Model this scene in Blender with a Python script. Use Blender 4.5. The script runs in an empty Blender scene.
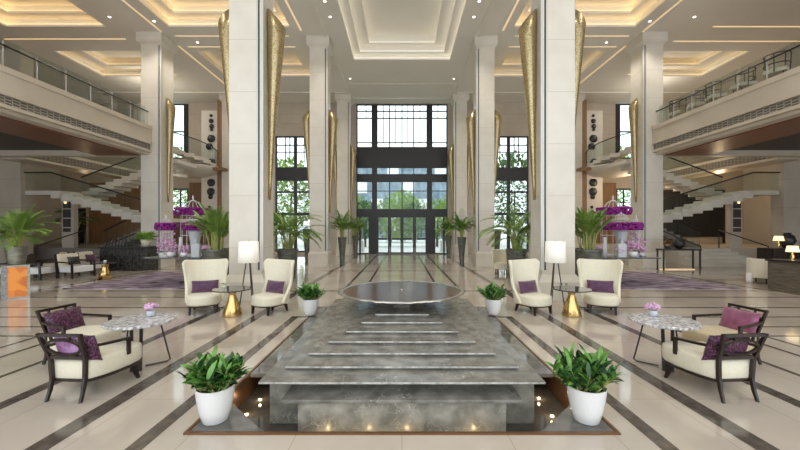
import bpy, math, random
from mathutils import Vector, Matrix
random.seed(7)
C = bpy.context.scene.collection
PI = math.pi
H, FPX, CX, CY = 1.75, 350.0, 402.0, 229.0     # eye height, focal length in px of an 800 wide frame, principal point

def R(d): return math.radians(d)
def lerp(a, b, t): return a + (b - a) * t
def sm(t):
    t = max(0.0, min(1.0, t)); return t * t * (3 - 2 * t)

# ------------------------------------------------------------------ materials
def nodes(name):
    m = bpy.data.materials.new(name); m.use_nodes = True
    nt = m.node_tree
    return m, nt, nt.nodes['Principled BSDF']

def pmat(name, c1, rough=0.5, metal=0.0, c2=None, scale=4.0, detail=4.0, bump=0.0, bscale=None, joints=None,
         stretch=None, spec=None, sheen=0.0, coat=0.0, contrast=(0.35, 0.65)):
    m, nt, b = nodes(name)
    L = nt.links.new
    b.inputs['Roughness'].default_value = rough
    b.inputs['Metallic'].default_value = metal
    if spec is not None: b.inputs['Specular IOR Level'].default_value = spec
    if sheen: b.inputs['Sheen Weight'].default_value = sheen
    if coat:
        b.inputs['Coat Weight'].default_value = coat; b.inputs['Coat Roughness'].default_value = 0.05
    b.inputs['Base Color'].default_value = (*c1, 1)
    tc = nt.nodes.new('ShaderNodeTexCoord')
    vec = tc.outputs['Object']
    if stretch:
        mp = nt.nodes.new('ShaderNodeMapping'); mp.inputs['Scale'].default_value = stretch
        L(vec, mp.inputs['Vector']); vec = mp.outputs['Vector']
    out = None
    if c2:
        n = nt.nodes.new('ShaderNodeTexNoise'); n.inputs['Scale'].default_value = scale; n.inputs['Detail'].default_value = detail
        L(vec, n.inputs['Vector'])
        r = nt.nodes.new('ShaderNodeValToRGB')
        r.color_ramp.elements[0].position = contrast[0]; r.color_ramp.elements[1].position = contrast[1]
        r.color_ramp.elements[0].color = (*c1, 1); r.color_ramp.elements[1].color = (*c2, 1)
        L(n.outputs['Fac'], r.inputs['Fac']); out = r.outputs['Color']
    if joints:                                   # (pitch in z, joint thickness) of horizontal stone courses
        sx = nt.nodes.new('ShaderNodeSeparateXYZ'); L(tc.outputs['Object'], sx.inputs[0])
        d = nt.nodes.new('ShaderNodeMath'); d.operation = 'DIVIDE'; d.inputs[1].default_value = joints[0]; L(sx.outputs['Z'], d.inputs[0])
        fr = nt.nodes.new('ShaderNodeMath'); fr.operation = 'FRACT'; L(d.outputs[0], fr.inputs[0])
        lt = nt.nodes.new('ShaderNodeMath'); lt.operation = 'LESS_THAN'; lt.inputs[1].default_value = joints[1]; L(fr.outputs[0], lt.inputs[0])
        mx = nt.nodes.new('ShaderNodeMix'); mx.data_type = 'RGBA'
        L(lt.outputs[0], mx.inputs['Factor'])
        if out: L(out, mx.inputs['A'])
        else: mx.inputs['A'].default_value = (*c1, 1)
        mx.inputs['B'].default_value = (c1[0] * .74, c1[1] * .72, c1[2] * .69, 1)
        out = mx.outputs['Result']
    if out: L(out, b.inputs['Base Color'])
    if bump:
        n2 = nt.nodes.new('ShaderNodeTexNoise'); n2.inputs['Scale'].default_value = bscale or scale * 4; n2.inputs['Detail'].default_value = 3
        L(vec, n2.inputs['Vector'])
        bp = nt.nodes.new('ShaderNodeBump'); bp.inputs['Strength'].default_value = bump; bp.inputs['Distance'].default_value = 0.01
        L(n2.outputs['Fac'], bp.inputs['Height']); L(bp.outputs['Normal'], b.inputs['Normal'])
    return m

def vein_mat(name, base, base2, vein, scale, rough, width=0.03, dist=0.6):
    m, nt, b = nodes(name); L = nt.links.new
    tc = nt.nodes.new('ShaderNodeTexCoord')
    n = nt.nodes.new('ShaderNodeTexNoise'); n.inputs['Scale'].default_value = scale * 1.3; n.inputs['Detail'].default_value = 6
    L(tc.outputs['Object'], n.inputs['Vector'])
    r = nt.nodes.new('ShaderNodeValToRGB'); r.color_ramp.elements[0].position = .35; r.color_ramp.elements[1].position = .68
    r.color_ramp.elements[0].color = (*base, 1); r.color_ramp.elements[1].color = (*base2, 1); L(n.outputs['Fac'], r.inputs['Fac'])
    mixv = nt.nodes.new('ShaderNodeVectorMath'); mixv.operation = 'MULTIPLY_ADD'
    mixv.inputs[1].default_value = (dist, dist, dist); L(n.outputs['Color'], mixv.inputs[0]); L(tc.outputs['Object'], mixv.inputs[2])
    v = nt.nodes.new('ShaderNodeTexVoronoi'); v.feature = 'DISTANCE_TO_EDGE'; v.inputs['Scale'].default_value = scale
    L(mixv.outputs[0], v.inputs['Vector'])
    n3 = nt.nodes.new('ShaderNodeTexNoise'); n3.inputs['Scale'].default_value = scale * .7; L(tc.outputs['Object'], n3.inputs['Vector'])
    r2 = nt.nodes.new('ShaderNodeValToRGB'); r2.color_ramp.elements[0].color = (1, 1, 1, 1); r2.color_ramp.elements[1].color = (0, 0, 0, 1)
    r2.color_ramp.elements[0].position = 0.0; r2.color_ramp.elements[1].position = width; L(v.outputs['Distance'], r2.inputs['Fac'])
    r3 = nt.nodes.new('ShaderNodeValToRGB'); r3.color_ramp.elements[0].position = .45; r3.color_ramp.elements[1].position = .68; L(n3.outputs['Fac'], r3.inputs['Fac'])
    mu = nt.nodes.new('ShaderNodeMath'); mu.operation = 'MULTIPLY'; L(r2.outputs['Color'], mu.inputs[0]); L(r3.outputs['Color'], mu.inputs[1])
    mx = nt.nodes.new('ShaderNodeMix'); mx.data_type = 'RGBA'; L(mu.outputs[0], mx.inputs['Factor']); L(r.outputs['Color'], mx.inputs['A'])
    mx.inputs['B'].default_value = (*vein, 1)
    L(mx.outputs['Result'], b.inputs['Base Color']); b.inputs['Roughness'].default_value = rough
    return m

def floor_mat():
    m, nt, b = nodes('cream_marble_floor'); L = nt.links.new
    tc = nt.nodes.new('ShaderNodeTexCoord')
    n = nt.nodes.new('ShaderNodeTexNoise'); n.inputs['Scale'].default_value = .9; n.inputs['Detail'].default_value = 7; L(tc.outputs['Object'], n.inputs['Vector'])
    r = nt.nodes.new('ShaderNodeValToRGB'); r.color_ramp.elements[0].position = .3; r.color_ramp.elements[1].position = .7
    r.color_ramp.elements[0].color = (.53, .46, .395, 1); r.color_ramp.elements[1].color = (.63, .565, .495, 1); L(n.outputs['Fac'], r.inputs['Fac'])
    br = nt.nodes.new('ShaderNodeTexBrick'); br.offset = 0.0; br.inputs['Scale'].default_value = 1.0
    br.inputs['Brick Width'].default_value = .9; br.inputs['Row Height'].default_value = .9; br.inputs['Mortar Size'].default_value = .004
    br.inputs['Color1'].default_value = (1, 1, 1, 1); br.inputs['Color2'].default_value = (.93, .92, .90, 1); br.inputs['Mortar'].default_value = (.72, .7, .67, 1)
    L(tc.outputs['Object'], br.inputs['Vector'])
    mx = nt.nodes.new('ShaderNodeMix'); mx.data_type = 'RGBA'; mx.blend_type = 'MULTIPLY'; mx.inputs['Factor'].default_value = 1
    L(r.outputs['Color'], mx.inputs['A']); L(br.outputs['Color'], mx.inputs['B']); L(mx.outputs['Result'], b.inputs['Base Color'])
    b.inputs['Roughness'].default_value = .07; b.inputs['Specular IOR Level'].default_value = .62
    return m

def fret_mat():
    m, nt, b = nodes('fretwork_band'); L = nt.links.new
    tc = nt.nodes.new('ShaderNodeTexCoord')
    mp = nt.nodes.new('ShaderNodeMapping'); mp.inputs['Rotation'].default_value = (0, R(90), 0); L(tc.outputs['Object'], mp.inputs['Vector'])
    br = nt.nodes.new('ShaderNodeTexBrick'); br.inputs['Scale'].default_value = 1
    br.inputs['Brick Width'].default_value = .085; br.inputs['Row Height'].default_value = .2; br.inputs['Mortar Size'].default_value = .014; br.offset = .5
    sp = nt.nodes.new('ShaderNodeSeparateXYZ'); L(tc.outputs['Object'], sp.inputs[0])
    cb = nt.nodes.new('ShaderNodeCombineXYZ'); L(sp.outputs['Z'], cb.inputs['X']); L(sp.outputs['Y'], cb.inputs['Y'])
    L(cb.outputs[0], br.inputs['Vector'])
    br.inputs['Color1'].default_value = (.10, .085, .07, 1); br.inputs['Color2'].default_value = (.16, .14, .11, 1); br.inputs['Mortar'].default_value = (.42, .38, .32, 1)
    L(br.outputs['Color'], b.inputs['Base Color']); b.inputs['Roughness'].default_value = .5
    return m

def emit(name, col, strength, base=(.8, .8, .8)):
    m, nt, b = nodes(name)
    b.inputs['Base Color'].default_value = (*base, 1); b.inputs['Emission Color'].default_value = (*col, 1); b.inputs['Emission Strength'].default_value = strength
    return m

def glass_mat(name, tint=(.92, .96, .95), refl=.10, rough=.02):
    m = bpy.data.materials.new(name); m.use_nodes = True; nt = m.node_tree; L = nt.links.new
    nt.nodes.remove(nt.nodes['Principled BSDF'])
    out = nt.nodes['Material Output']
    t = nt.nodes.new('ShaderNodeBsdfTransparent'); t.inputs['Color'].default_value = (*tint, 1)
    g = nt.nodes.new('ShaderNodeBsdfGlossy'); g.inputs['Roughness'].default_value = rough
    fr = nt.nodes.new('ShaderNodeLayerWeight'); fr.inputs['Blend'].default_value = .25
    ml = nt.nodes.new('ShaderNodeMath'); ml.operation = 'MULTIPLY_ADD'; ml.inputs[1].default_value = .3; ml.inputs[2].default_value = refl * .12
    L(fr.outputs['Fresnel'], ml.inputs[0])
    mx = nt.nodes.new('ShaderNodeMixShader'); L(ml.outputs[0], mx.inputs[0]); L(t.outputs[0], mx.inputs[1]); L(g.outputs[0], mx.inputs[2])
    L(mx.outputs[0], out.inputs['Surface'])
    return m

def speck(name, c1, c2, scale, rough, metal=0.0, thr=.5):
    m, nt, b = nodes(name); L = nt.links.new
    tc = nt.nodes.new('ShaderNodeTexCoord')
    v = nt.nodes.new('ShaderNodeTexVoronoi'); v.inputs['Scale'].default_value = scale; L(tc.outputs['Object'], v.inputs['Vector'])
    s = nt.nodes.new('ShaderNodeSeparateColor'); L(v.outputs['Color'], s.inputs[0])
    r = nt.nodes.new('ShaderNodeValToRGB'); r.color_ramp.elements[0].position = thr; r.color_ramp.elements[1].position = min(1, thr + .35)
    r.color_ramp.elements[0].color = (*c1, 1); r.color_ramp.elements[1].color = (*c2, 1)
    L(s.outputs[0], r.inputs['Fac']); L(r.outputs['Color'], b.inputs['Base Color'])
    b.inputs['Roughness'].default_value = rough; b.inputs['Metallic'].default_value = metal
    return m

M = {}
M['stone'] = pmat('cream_stone', (.66, .61, .53), .28, c2=(.74, .70, .62), scale=1.2, detail=8, joints=(1.28, .008))
M['wall'] = pmat('beige_stone_wall', (.52, .45, .37), .4, c2=(.60, .53, .44), scale=.8, detail=6, joints=(1.4, .012))
M['plaster'] = pmat('ceiling_plaster', (.83, .80, .73), .7, c2=(.86, .83, .76), scale=.5)
M['balc'] = pmat('balcony_stone', (.60, .53, .43), .4, c2=(.66, .59, .49), scale=.8)
M['fret'] = fret_mat()
M['upper'] = pmat('warm_grey_plaster', (.54, .50, .44), .7, c2=(.60, .56, .49), scale=.4)
M['redwood'] = pmat('red_brown_timber', (.17, .055, .025), .35, c2=(.24, .085, .04), scale=2, stretch=(6, .6, 1))
M['darkceil'] = pmat('dark_brown_ceiling', (.05, .035, .03), .5)
M['brown'] = pmat('brown_timber_panel', (.25, .14, .075), .4, c2=(.34, .20, .11), scale=2, stretch=(5, 5, .5))
M['floor'] = floor_mat()
M['stripe'] = pmat('dark_marble_inlay', (.085, .07, .06), .1, c2=(.16, .135, .115), scale=9, detail=8, contrast=(.4, .75))
M['fount'] = vein_mat('grey_veined_marble', (.145, .138, .122), (.30, .288, .26), (.62, .60, .55), 4.2, .2, .018)
M['fountlt'] = vein_mat('pale_grey_veined_marble', (.22, .21, .175), (.44, .415, .355), (.74, .71, .65), 4.6, .25, .028)
M['edge'] = pmat('pale_honed_edge', (.34, .33, .30), .5, c2=(.66, .64, .59), scale=14)
M['plate'] = pmat('polished_grey_marble', (.12, .115, .105), .06, c2=(.20, .19, .175), scale=6, detail=7)
M['pit'] = pmat('wet_dark_marble', (.07, .062, .052), .04, c2=(.115, .10, .085), scale=5)
M['bronze'] = pmat('bronze_trim', (.26, .14, .075), .28, .7)
M['bowl'] = pmat('dark_bronze_bowl', (.125, .08, .055), .16, 0, spec=.22)
M['bowlrim'] = pmat('pewter_bowl_rim', (.55, .52, .47), .22, .8, bump=.6, bscale=12)
M['gold'] = speck('pierced_gold', (.33, .25, .12), (.56, .46, .27), 55, .36, .85, .2)
M['brass'] = pmat('brushed_brass', (.70, .49, .20), .24, 1.0)
M['steel'] = pmat('pale_metal_strip', (.60, .60, .57), .35, .25)
M['black'] = pmat('black_metal', (.022, .021, .022), .35)
M['mull'] = pmat('dark_window_metal', (.028, .028, .032), .4)
M['wood'] = pmat('espresso_wood', (.018, .010, .008), .32, c2=(.032, .019, .015), scale=4, stretch=(8, 8, 1))
M['cream'] = pmat('cream_upholstery', (.78, .72, .56), .7, c2=(.82, .77, .62), scale=30, sheen=.2)
M['cream2'] = pmat('tan_upholstery', (.58, .47, .29), .7, c2=(.62, .51, .33), scale=30, sheen=.2)
M['purple'] = pmat('purple_velvet', (.055, .012, .048), .6, c2=(.11, .03, .095), scale=14, sheen=.5)
M['sequin'] = speck('purple_sequins', (.03, .008, .022), (.20, .07, .15), 90, .38, .15, .5)
M['lilac'] = pmat('lilac_satin', (.26, .10, .26), .3, c2=(.50, .30, .54), scale=9, detail=2)
M['plum'] = pmat('plum_satin', (.22, .055, .12), .4, c2=(.32, .10, .19), scale=9, detail=2, sheen=.3)
M['tmarble'] = vein_mat('black_white_marble', (.40, .39, .42), (.95, .94, .94), (.015, .015, .03), 26, .12, .2, .3)
M['whitepot'] = pmat('white_glazed_ceramic', (.86, .86, .86), .12)
M['soil'] = pmat('dark_soil', (.05, .06, .02), .9, c2=(.12, .12, .05), scale=40)
M['leaf'] = pmat('glossy_leaf', (.08, .22, .03), .35, c2=(.20, .42, .09), scale=9, detail=2)
M['leaf2'] = pmat('dark_leaf', (.018, .075, .018), .4, c2=(.035, .12, .03), scale=9, detail=2)
M['palm'] = pmat('palm_leaf', (.17, .33, .05), .45, c2=(.36, .52, .12), scale=3, detail=2)
M['palm2'] = pmat('palm_leaf_dark', (.09, .21, .04), .45, c2=(.19, .35, .08), scale=3, detail=2)
M['cane'] = pmat('palm_cane', (.30, .38, .10), .5, c2=(.50, .48, .18), scale=6)
M['planter'] = pmat('grey_green_planter', (.10, .105, .09), .28, .3, c2=(.17, .175, .15), scale=5, stretch=(1, 1, 3))
M['bucket'] = pmat('pewter_bucket', (.26, .26, .22), .3, .8, c2=(.40, .40, .34), scale=5, stretch=(1, 1, 4))
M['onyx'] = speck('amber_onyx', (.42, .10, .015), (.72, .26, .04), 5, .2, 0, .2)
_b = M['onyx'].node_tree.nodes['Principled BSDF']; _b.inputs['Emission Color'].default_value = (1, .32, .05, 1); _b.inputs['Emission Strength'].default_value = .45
M['rough'] = pmat('rough_grey_stone', (.20, .21, .22), .6, c2=(.45, .46, .47), scale=30)
M['dglass'] = pmat('smoked_glass', (.05, .05, .055), .04, coat=.5)
M['shade'] = emit('linen_lamp_shade', (1, .92, .80), .55, (.90, .88, .82))
M['shadewarm'] = emit('lit_lamp_shade', (1, .74, .38), 2.6, (.9, .8, .6))
M['led'] = emit('warm_led', (1, .66, .27), 6.5)
M['led_dim'] = emit('warm_led_dim', (1, .66, .27), 3.0)
M['led3'] = emit('pale_led', (1, .92, .78), 3.2)
M['led2'] = emit('warm_led_soft', (1, .62, .24), 1.2)
M['lens'] = emit('downlight_lens', (1, .93, .80), 9.0)
M['pitlens'] = emit('underwater_lamp_lens', (1, .85, .6), 4.0)
M['glass'] = glass_mat('clear_glass')
M['balglass'] = glass_mat('balustrade_glass', (.90, .94, .93), .16)
M['flowerp'] = pmat('magenta_petals', (.19, .008, .17), .7, c2=(.33, .022, .30), scale=40)
M['flowerk'] = pmat('pink_petals', (.62, .28, .54), .7, c2=(.86, .62, .80), scale=40)
M['white'] = pmat('white_lacquer', (.82, .83, .86), .25)
M['greyvase'] = pmat('pale_grey_vase', (.55, .58, .63), .25)
M['rug'] = speck('purple_rug', (.10, .05, .11), (.30, .19, .32), 3.2, .95, 0, .35)
M['rugl'] = pmat('grey_violet_rug', (.045, .016, .05), .95, c2=(.46, .38, .46), scale=3.0, detail=9, stretch=(.6, 2.5, 1))
M['wicker'] = speck('black_woven', (.012, .012, .012), (.06, .055, .05), 16, .4, 0, .3)
M['counter'] = pmat('layered_brown_stone', (.07, .055, .04), .4, c2=(.20, .165, .12), scale=3, stretch=(1, 1, 22))
M['paving'] = pmat('pale_paving', (.74, .74, .73), .8)
M['hedge'] = pmat('hedge_leaf', (.22, .36, .08), .7, c2=(.50, .62, .24), scale=3)  # green brightened so that sunlight is put into the leaf colour
M['hedge2'] = pmat('tree_leaf', (.07, .15, .04), .7, c2=(.22, .34, .12), scale=3)  # likewise lightened in place of sunshine on the leaves
M['bark'] = pmat('tree_bark', (.12, .09, .06), .9)
M['blueb'] = pmat('blue_grey_cladding', (.14, .19, .25), .3, c2=(.28, .36, .44), scale=.6, stretch=(2, 1, 1))
M['artwhite'] = pmat('white_panel', (.74, .70, .64), .6)
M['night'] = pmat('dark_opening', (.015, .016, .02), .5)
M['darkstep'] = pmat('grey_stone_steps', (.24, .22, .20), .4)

# ------------------------------------------------------------------ mesh building
class MB:
    def __init__(s): s.v = []; s.f = []; s.mi = []; s.cur = 0; s.smooth = []; s.sm = False
    def face(s, idx): s.f.append(tuple(idx)); s.mi.append(s.cur); s.smooth.append(s.sm)
    def pt(s, p): s.v.append(tuple(p)); return len(s.v) - 1
    def quad(s, a, b, c, d):
        i = len(s.v); s.v += [tuple(a), tuple(b), tuple(c), tuple(d)]; s.face((i, i + 1, i + 2, i + 3))
    def box(s, x0, x1, y0, y1, z0, z1):
        x0, x1 = min(x0, x1), max(x0, x1); y0, y1 = min(y0, y1), max(y0, y1); z0, z1 = min(z0, z1), max(z0, z1)
        i = len(s.v)
        s.v += [(x0, y0, z0), (x1, y0, z0), (x1, y1, z0), (x0, y1, z0), (x0, y0, z1), (x1, y0, z1), (x1, y1, z1), (x0, y1, z1)]
        for q in ((0, 3, 2, 1), (4, 5, 6, 7), (0, 1, 5, 4), (1, 2, 6, 5), (2, 3, 7, 6), (3, 0, 4, 7)): s.face([i + k for k in q])
        return s
    def frustum(s, a, za, b, zb):               # a, b = (x0,x1,y0,y1)
        i = len(s.v)
        for (r, z) in ((a, za), (b, zb)): s.v += [(r[0], r[2], z), (r[1], r[2], z), (r[1], r[3], z), (r[0], r[3], z)]
        for q in ((0, 3, 2, 1), (4, 5, 6, 7), (0, 1, 5, 4), (1, 2, 6, 5), (2, 3, 7, 6), (3, 0, 4, 7)): s.face([i + k for k in q])
        return s
    def prism(s, pts, z0, z1):                  # pts ccw outline in xy
        i = len(s.v); n = len(pts)
        s.v += [(p[0], p[1], z0) for p in pts] + [(p[0], p[1], z1) for p in pts]
        s.face([i + n - 1 - k for k in range(n)]); s.face([i + n + k for k in range(n)])
        for k in range(n): j = (k + 1) % n; s.face((i + k, i + j, i + n + j, i + n + k))
        return s
    def loft(s, rings, close=True, cap=True):
        n = len(rings[0]); base = len(s.v)
        for r in rings: s.v += [tuple(p) for p in r]
        for a in range(len(rings) - 1):
            for k in range(n if close else n - 1):
                j = (k + 1) % n
                s.face((base + a * n + k, base + a * n + j, base + (a + 1) * n + j, base + (a + 1) * n + k))
        if cap:
            s.face([base + n - 1 - k for k in range(n)]); e = base + (len(rings) - 1) * n
            s.face([e + k for k in range(n)])
        return s
    def lathe(s, prof, n=24, c=(0, 0), sx=1, sy=1):
        return s.loft([[(c[0] + r * sx * math.cos(2 * PI * k / n), c[1] + r * sy * math.sin(2 * PI * k / n), z) for k in range(n)] for r, z in prof])
    def tube(s, pts, r, n=8, closed=False):
        pts = [Vector(p) for p in pts]; m = len(pts); rings = []
        up = Vector((0, 0, 1))
        for i, p in enumerate(pts):
            if closed: t = pts[(i + 1) % m] - pts[i - 1]
            else: t = pts[min(i + 1, m - 1)] - pts[max(i - 1, 0)]
            t.normalize()
            u = up if abs(t.dot(up)) < .95 else Vector((0, 1, 0))
            a = t.cross(u).normalized(); b = a.cross(t).normalized()
            rr = r[i] if isinstance(r, (list, tuple)) else r
            rings.append([p + a * (rr * math.cos(2 * PI * k / n)) + b * (rr * math.sin(2 * PI * k / n)) for k in range(n)])
        if closed: rings.append(rings[0]); return s.loft(rings, cap=False)
        return s.loft(rings)
    def bar(s, p, q, w, h):                      # rectangular bar between two points
        p, q = Vector(p), Vector(q); t = (q - p).normalized()
        u = Vector((0, 0, 1)) if abs(t.z) < .95 else Vector((0, 1, 0))
        a = t.cross(u).normalized() * (w / 2); b = a.cross(t).normalized() * (h / 2)
        return s.loft([[x + a + b, x - a + b, x - a - b, x + a - b] for x in (p, q)])
    def path_bar(s, pts, w, h, closed=False, nrm=(0, 0, 1)):
        pts = [Vector(p) for p in pts]; m = len(pts); rings = []; nrm = Vector(nrm)
        for i, p in enumerate(pts):
            t = (pts[(i + 1) % m] - pts[i - 1]) if closed else (pts[min(i + 1, m - 1)] - pts[max(i - 1, 0)])
            t.normalize(); a = t.cross(nrm).normalized() * (w / 2); b = nrm.normalized() * (h / 2)
            rings.append([p + a + b, p - a + b, p - a - b, p + a - b])
        if closed: rings.append(rings[0]); return s.loft(rings, cap=False)
        return s.loft(rings)
    def blob(s, c, rx, ry, rz, nu=10, nv=6, jit=0.0, rnd=random):
        rings = []
        for a in range(1, nv):
            th = PI * a / nv
            rings.append([(c[0] + rx * math.sin(th) * math.cos(2 * PI * k / nu) * (1 + jit * rnd.uniform(-1, 1)),
                           c[1] + ry * math.sin(th) * math.sin(2 * PI * k / nu) * (1 + jit * rnd.uniform(-1, 1)),
                           c[2] - rz * math.cos(th) * (1 + jit * rnd.uniform(-1, 1))) for k in range(nu)])
        return s.loft(rings)
    def leaf(s, p, d, L, w, droop=.3, fold=.25, n=4, twist=0.0):
        p = Vector(p); d = Vector(d).normalized(); rows = []
        side = d.cross(Vector((0, 0, 1)))
        side = side.normalized() if side.length > .05 else Vector((1, 0, 0))
        if twist: side = (Matrix.Rotation(twist, 3, d) @ side)
        for k in range(n + 1):
            t = k / n
            ww = w * math.sin(PI * min(1, (t * .93 + .05))) ** .8 if k < n else .001
            up = side.cross(d)
            rows.append((p.copy(), p + side * ww * .5 + up * fold * ww, p - side * ww * .5 + up * fold * ww))
            p = p + d * (L / n); d = (d + Vector((0, 0, -droop / n))).normalized()
        i = len(s.v)
        for a, b, c in rows: s.v += [tuple(b), tuple(a), tuple(c)]
        for k in range(n):
            j = i + 3 * k; s.face((j, j + 1, j + 4, j + 3)); s.face((j + 1, j + 2, j + 5, j + 4))
        return s
    def build(s, name, mats, parent=None, bevel=0.0, subsurf=0, solid=0.0, smooth=None):
        me = bpy.data.meshes.new(name); me.from_pydata(s.v, [], s.f)
        for m in (mats if isinstance(mats, (list, tuple)) else [mats]): me.materials.append(M[m])
        for p, mi, smf in zip(me.polygons, s.mi, s.smooth):
            p.material_index = mi; p.use_smooth = smf if smooth is None else smooth
        me.update()
        o = bpy.data.objects.new(name, me); C.objects.link(o)
        if parent: o.parent = parent
        if solid:
            md = o.modifiers.new('solid', 'SOLIDIFY'); md.thickness = solid; md.offset = 0
        if bevel:
            md = o.modifiers.new('bevel', 'BEVEL'); md.width = bevel; md.segments = 2; md.limit_method = 'ANGLE'
        if subsurf:
            md = o.modifiers.new('sub', 'SUBSURF'); md.levels = subsurf; md.render_levels = subsurf
        return o

def tag(o, label=None, cat=None, group=None, kind=None):
    if label: o['label'] = label
    if cat: o['category'] = cat
    if group: o['group'] = group
    if kind: o['kind'] = kind
    return o
def thing(name, label, cat, loc=(0, 0, 0), rot=0.0, group=None):
    o = bpy.data.objects.new(name, None); C.objects.link(o); o.empty_display_size = .1
    o.location = loc; o.rotation_euler = (0, 0, rot)
    return tag(o, label, cat, group)
def dup(root, loc=None, rot=None, label=None, group=None, scale=None):
    def cp(o, par):
        c = o.copy(); C.objects.link(c)
        if par: c.parent = par
        for ch in list(o.children): cp(ch, c)
        return c
    r = cp(root, None)
    if loc is not None: r.location = loc
    if rot is not None: r.rotation_euler = (0, 0, rot)
    if scale is not None: r.scale = (scale,) * 3
    if label: r['label'] = label
    if group: r['group'] = group
    return r
def struct(mb, name, mats, parent=None, **k):
    o = mb.build(name, mats, parent, **k)
    if parent is None: o['kind'] = 'structure'
    return o
SIDE = {-1: 'left', 1: 'right'}

ZC = 10.6          # main ceiling level
DW = 24.6          # far wall
# fountain pit
FX, FY0, FY1 = 1.83, 3.0, 7.85

# ------------------------------------------------------------------ floor
def build_floor():
    b = MB()
    xs = (-24, -FX, FX, 24); ys = (-4, FY0, FY1, DW + .3)
    for i in range(3):
        for j in range(3):
            if i == 1 and j == 1: continue
            b.quad((xs[i], ys[j], 0), (xs[i + 1], ys[j], 0), (xs[i + 1], ys[j + 1], 0), (xs[i], ys[j + 1], 0))
    # pit bottom and walls
    zp = -.25
    b.cur = 2; b.quad((-FX, FY0, zp), (FX, FY0, zp), (FX, FY1, zp), (-FX, FY1, zp))
    b.quad((-FX, FY1, zp), (FX, FY1, zp), (FX, FY1, 0), (-FX, FY1, 0)); b.quad((FX, FY0, zp), (-FX, FY0, zp), (-FX, FY0, 0), (FX, FY0, 0))
    b.cur = 3
    b.quad((-FX, FY0, zp), (-FX, FY1, zp), (-FX, FY1, 0), (-FX, FY0, 0)); b.quad((FX, FY1, zp), (FX, FY0, zp), (FX, FY0, 0), (FX, FY1, 0))
    b.cur = 1
    e = .0015
    def st(x0, x1, y0, y1): b.quad((x0, y0, e), (x1, y0, e), (x1, y1, e), (x0, y1, e))
    for s in (-1, 1):
        for x, w, y0, y1 in ((2.13, .14, -4, 6.96), (2.9, .19, -4, 24.4), (3.97, .16, -4, 9.9), (4.75, .07, -4, 6.96), (5.48, .07, -4, 6.26),
                             (5.92, .07, -4, 5.72), (1.67, .10, 9.9, 24.4), (1.06, .08, 9.9, 24.4), (10.4, .12, 10, 24)):
            st(s * x - w / 2, s * x + w / 2, y0, y1)
        for y, w, x0, x1 in ((9.88, .08, 3.97, 20), (8.98, .09, 3.97, 20), (7.79, .08, 3.97, 20), (6.96, .07, 4.75, 20), (6.26, .06, 5.48, 20), (5.72, .06, 5.92, 20),
                             (6.96, .09, 1.9, 2.2), (15.0, .12, 3, 20), (12.0, .06, 10.4, 20), (13.4, .06, 10.4, 20)):
            st(min(s * x0, s * x1), max(s * x0, s * x1), y - w / 2, y + w / 2)
    for y, w, x in ((9.88, .12, 3.97), (14.6, .12, 3.4), (18.0, .12, 3.4), (21, .12, 3.4)): st(-x, x, y - w / 2, y + w / 2)
    struct(b, 'floor', ['floor', 'stripe', 'pit', 'bronze'])
build_floor()

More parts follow.
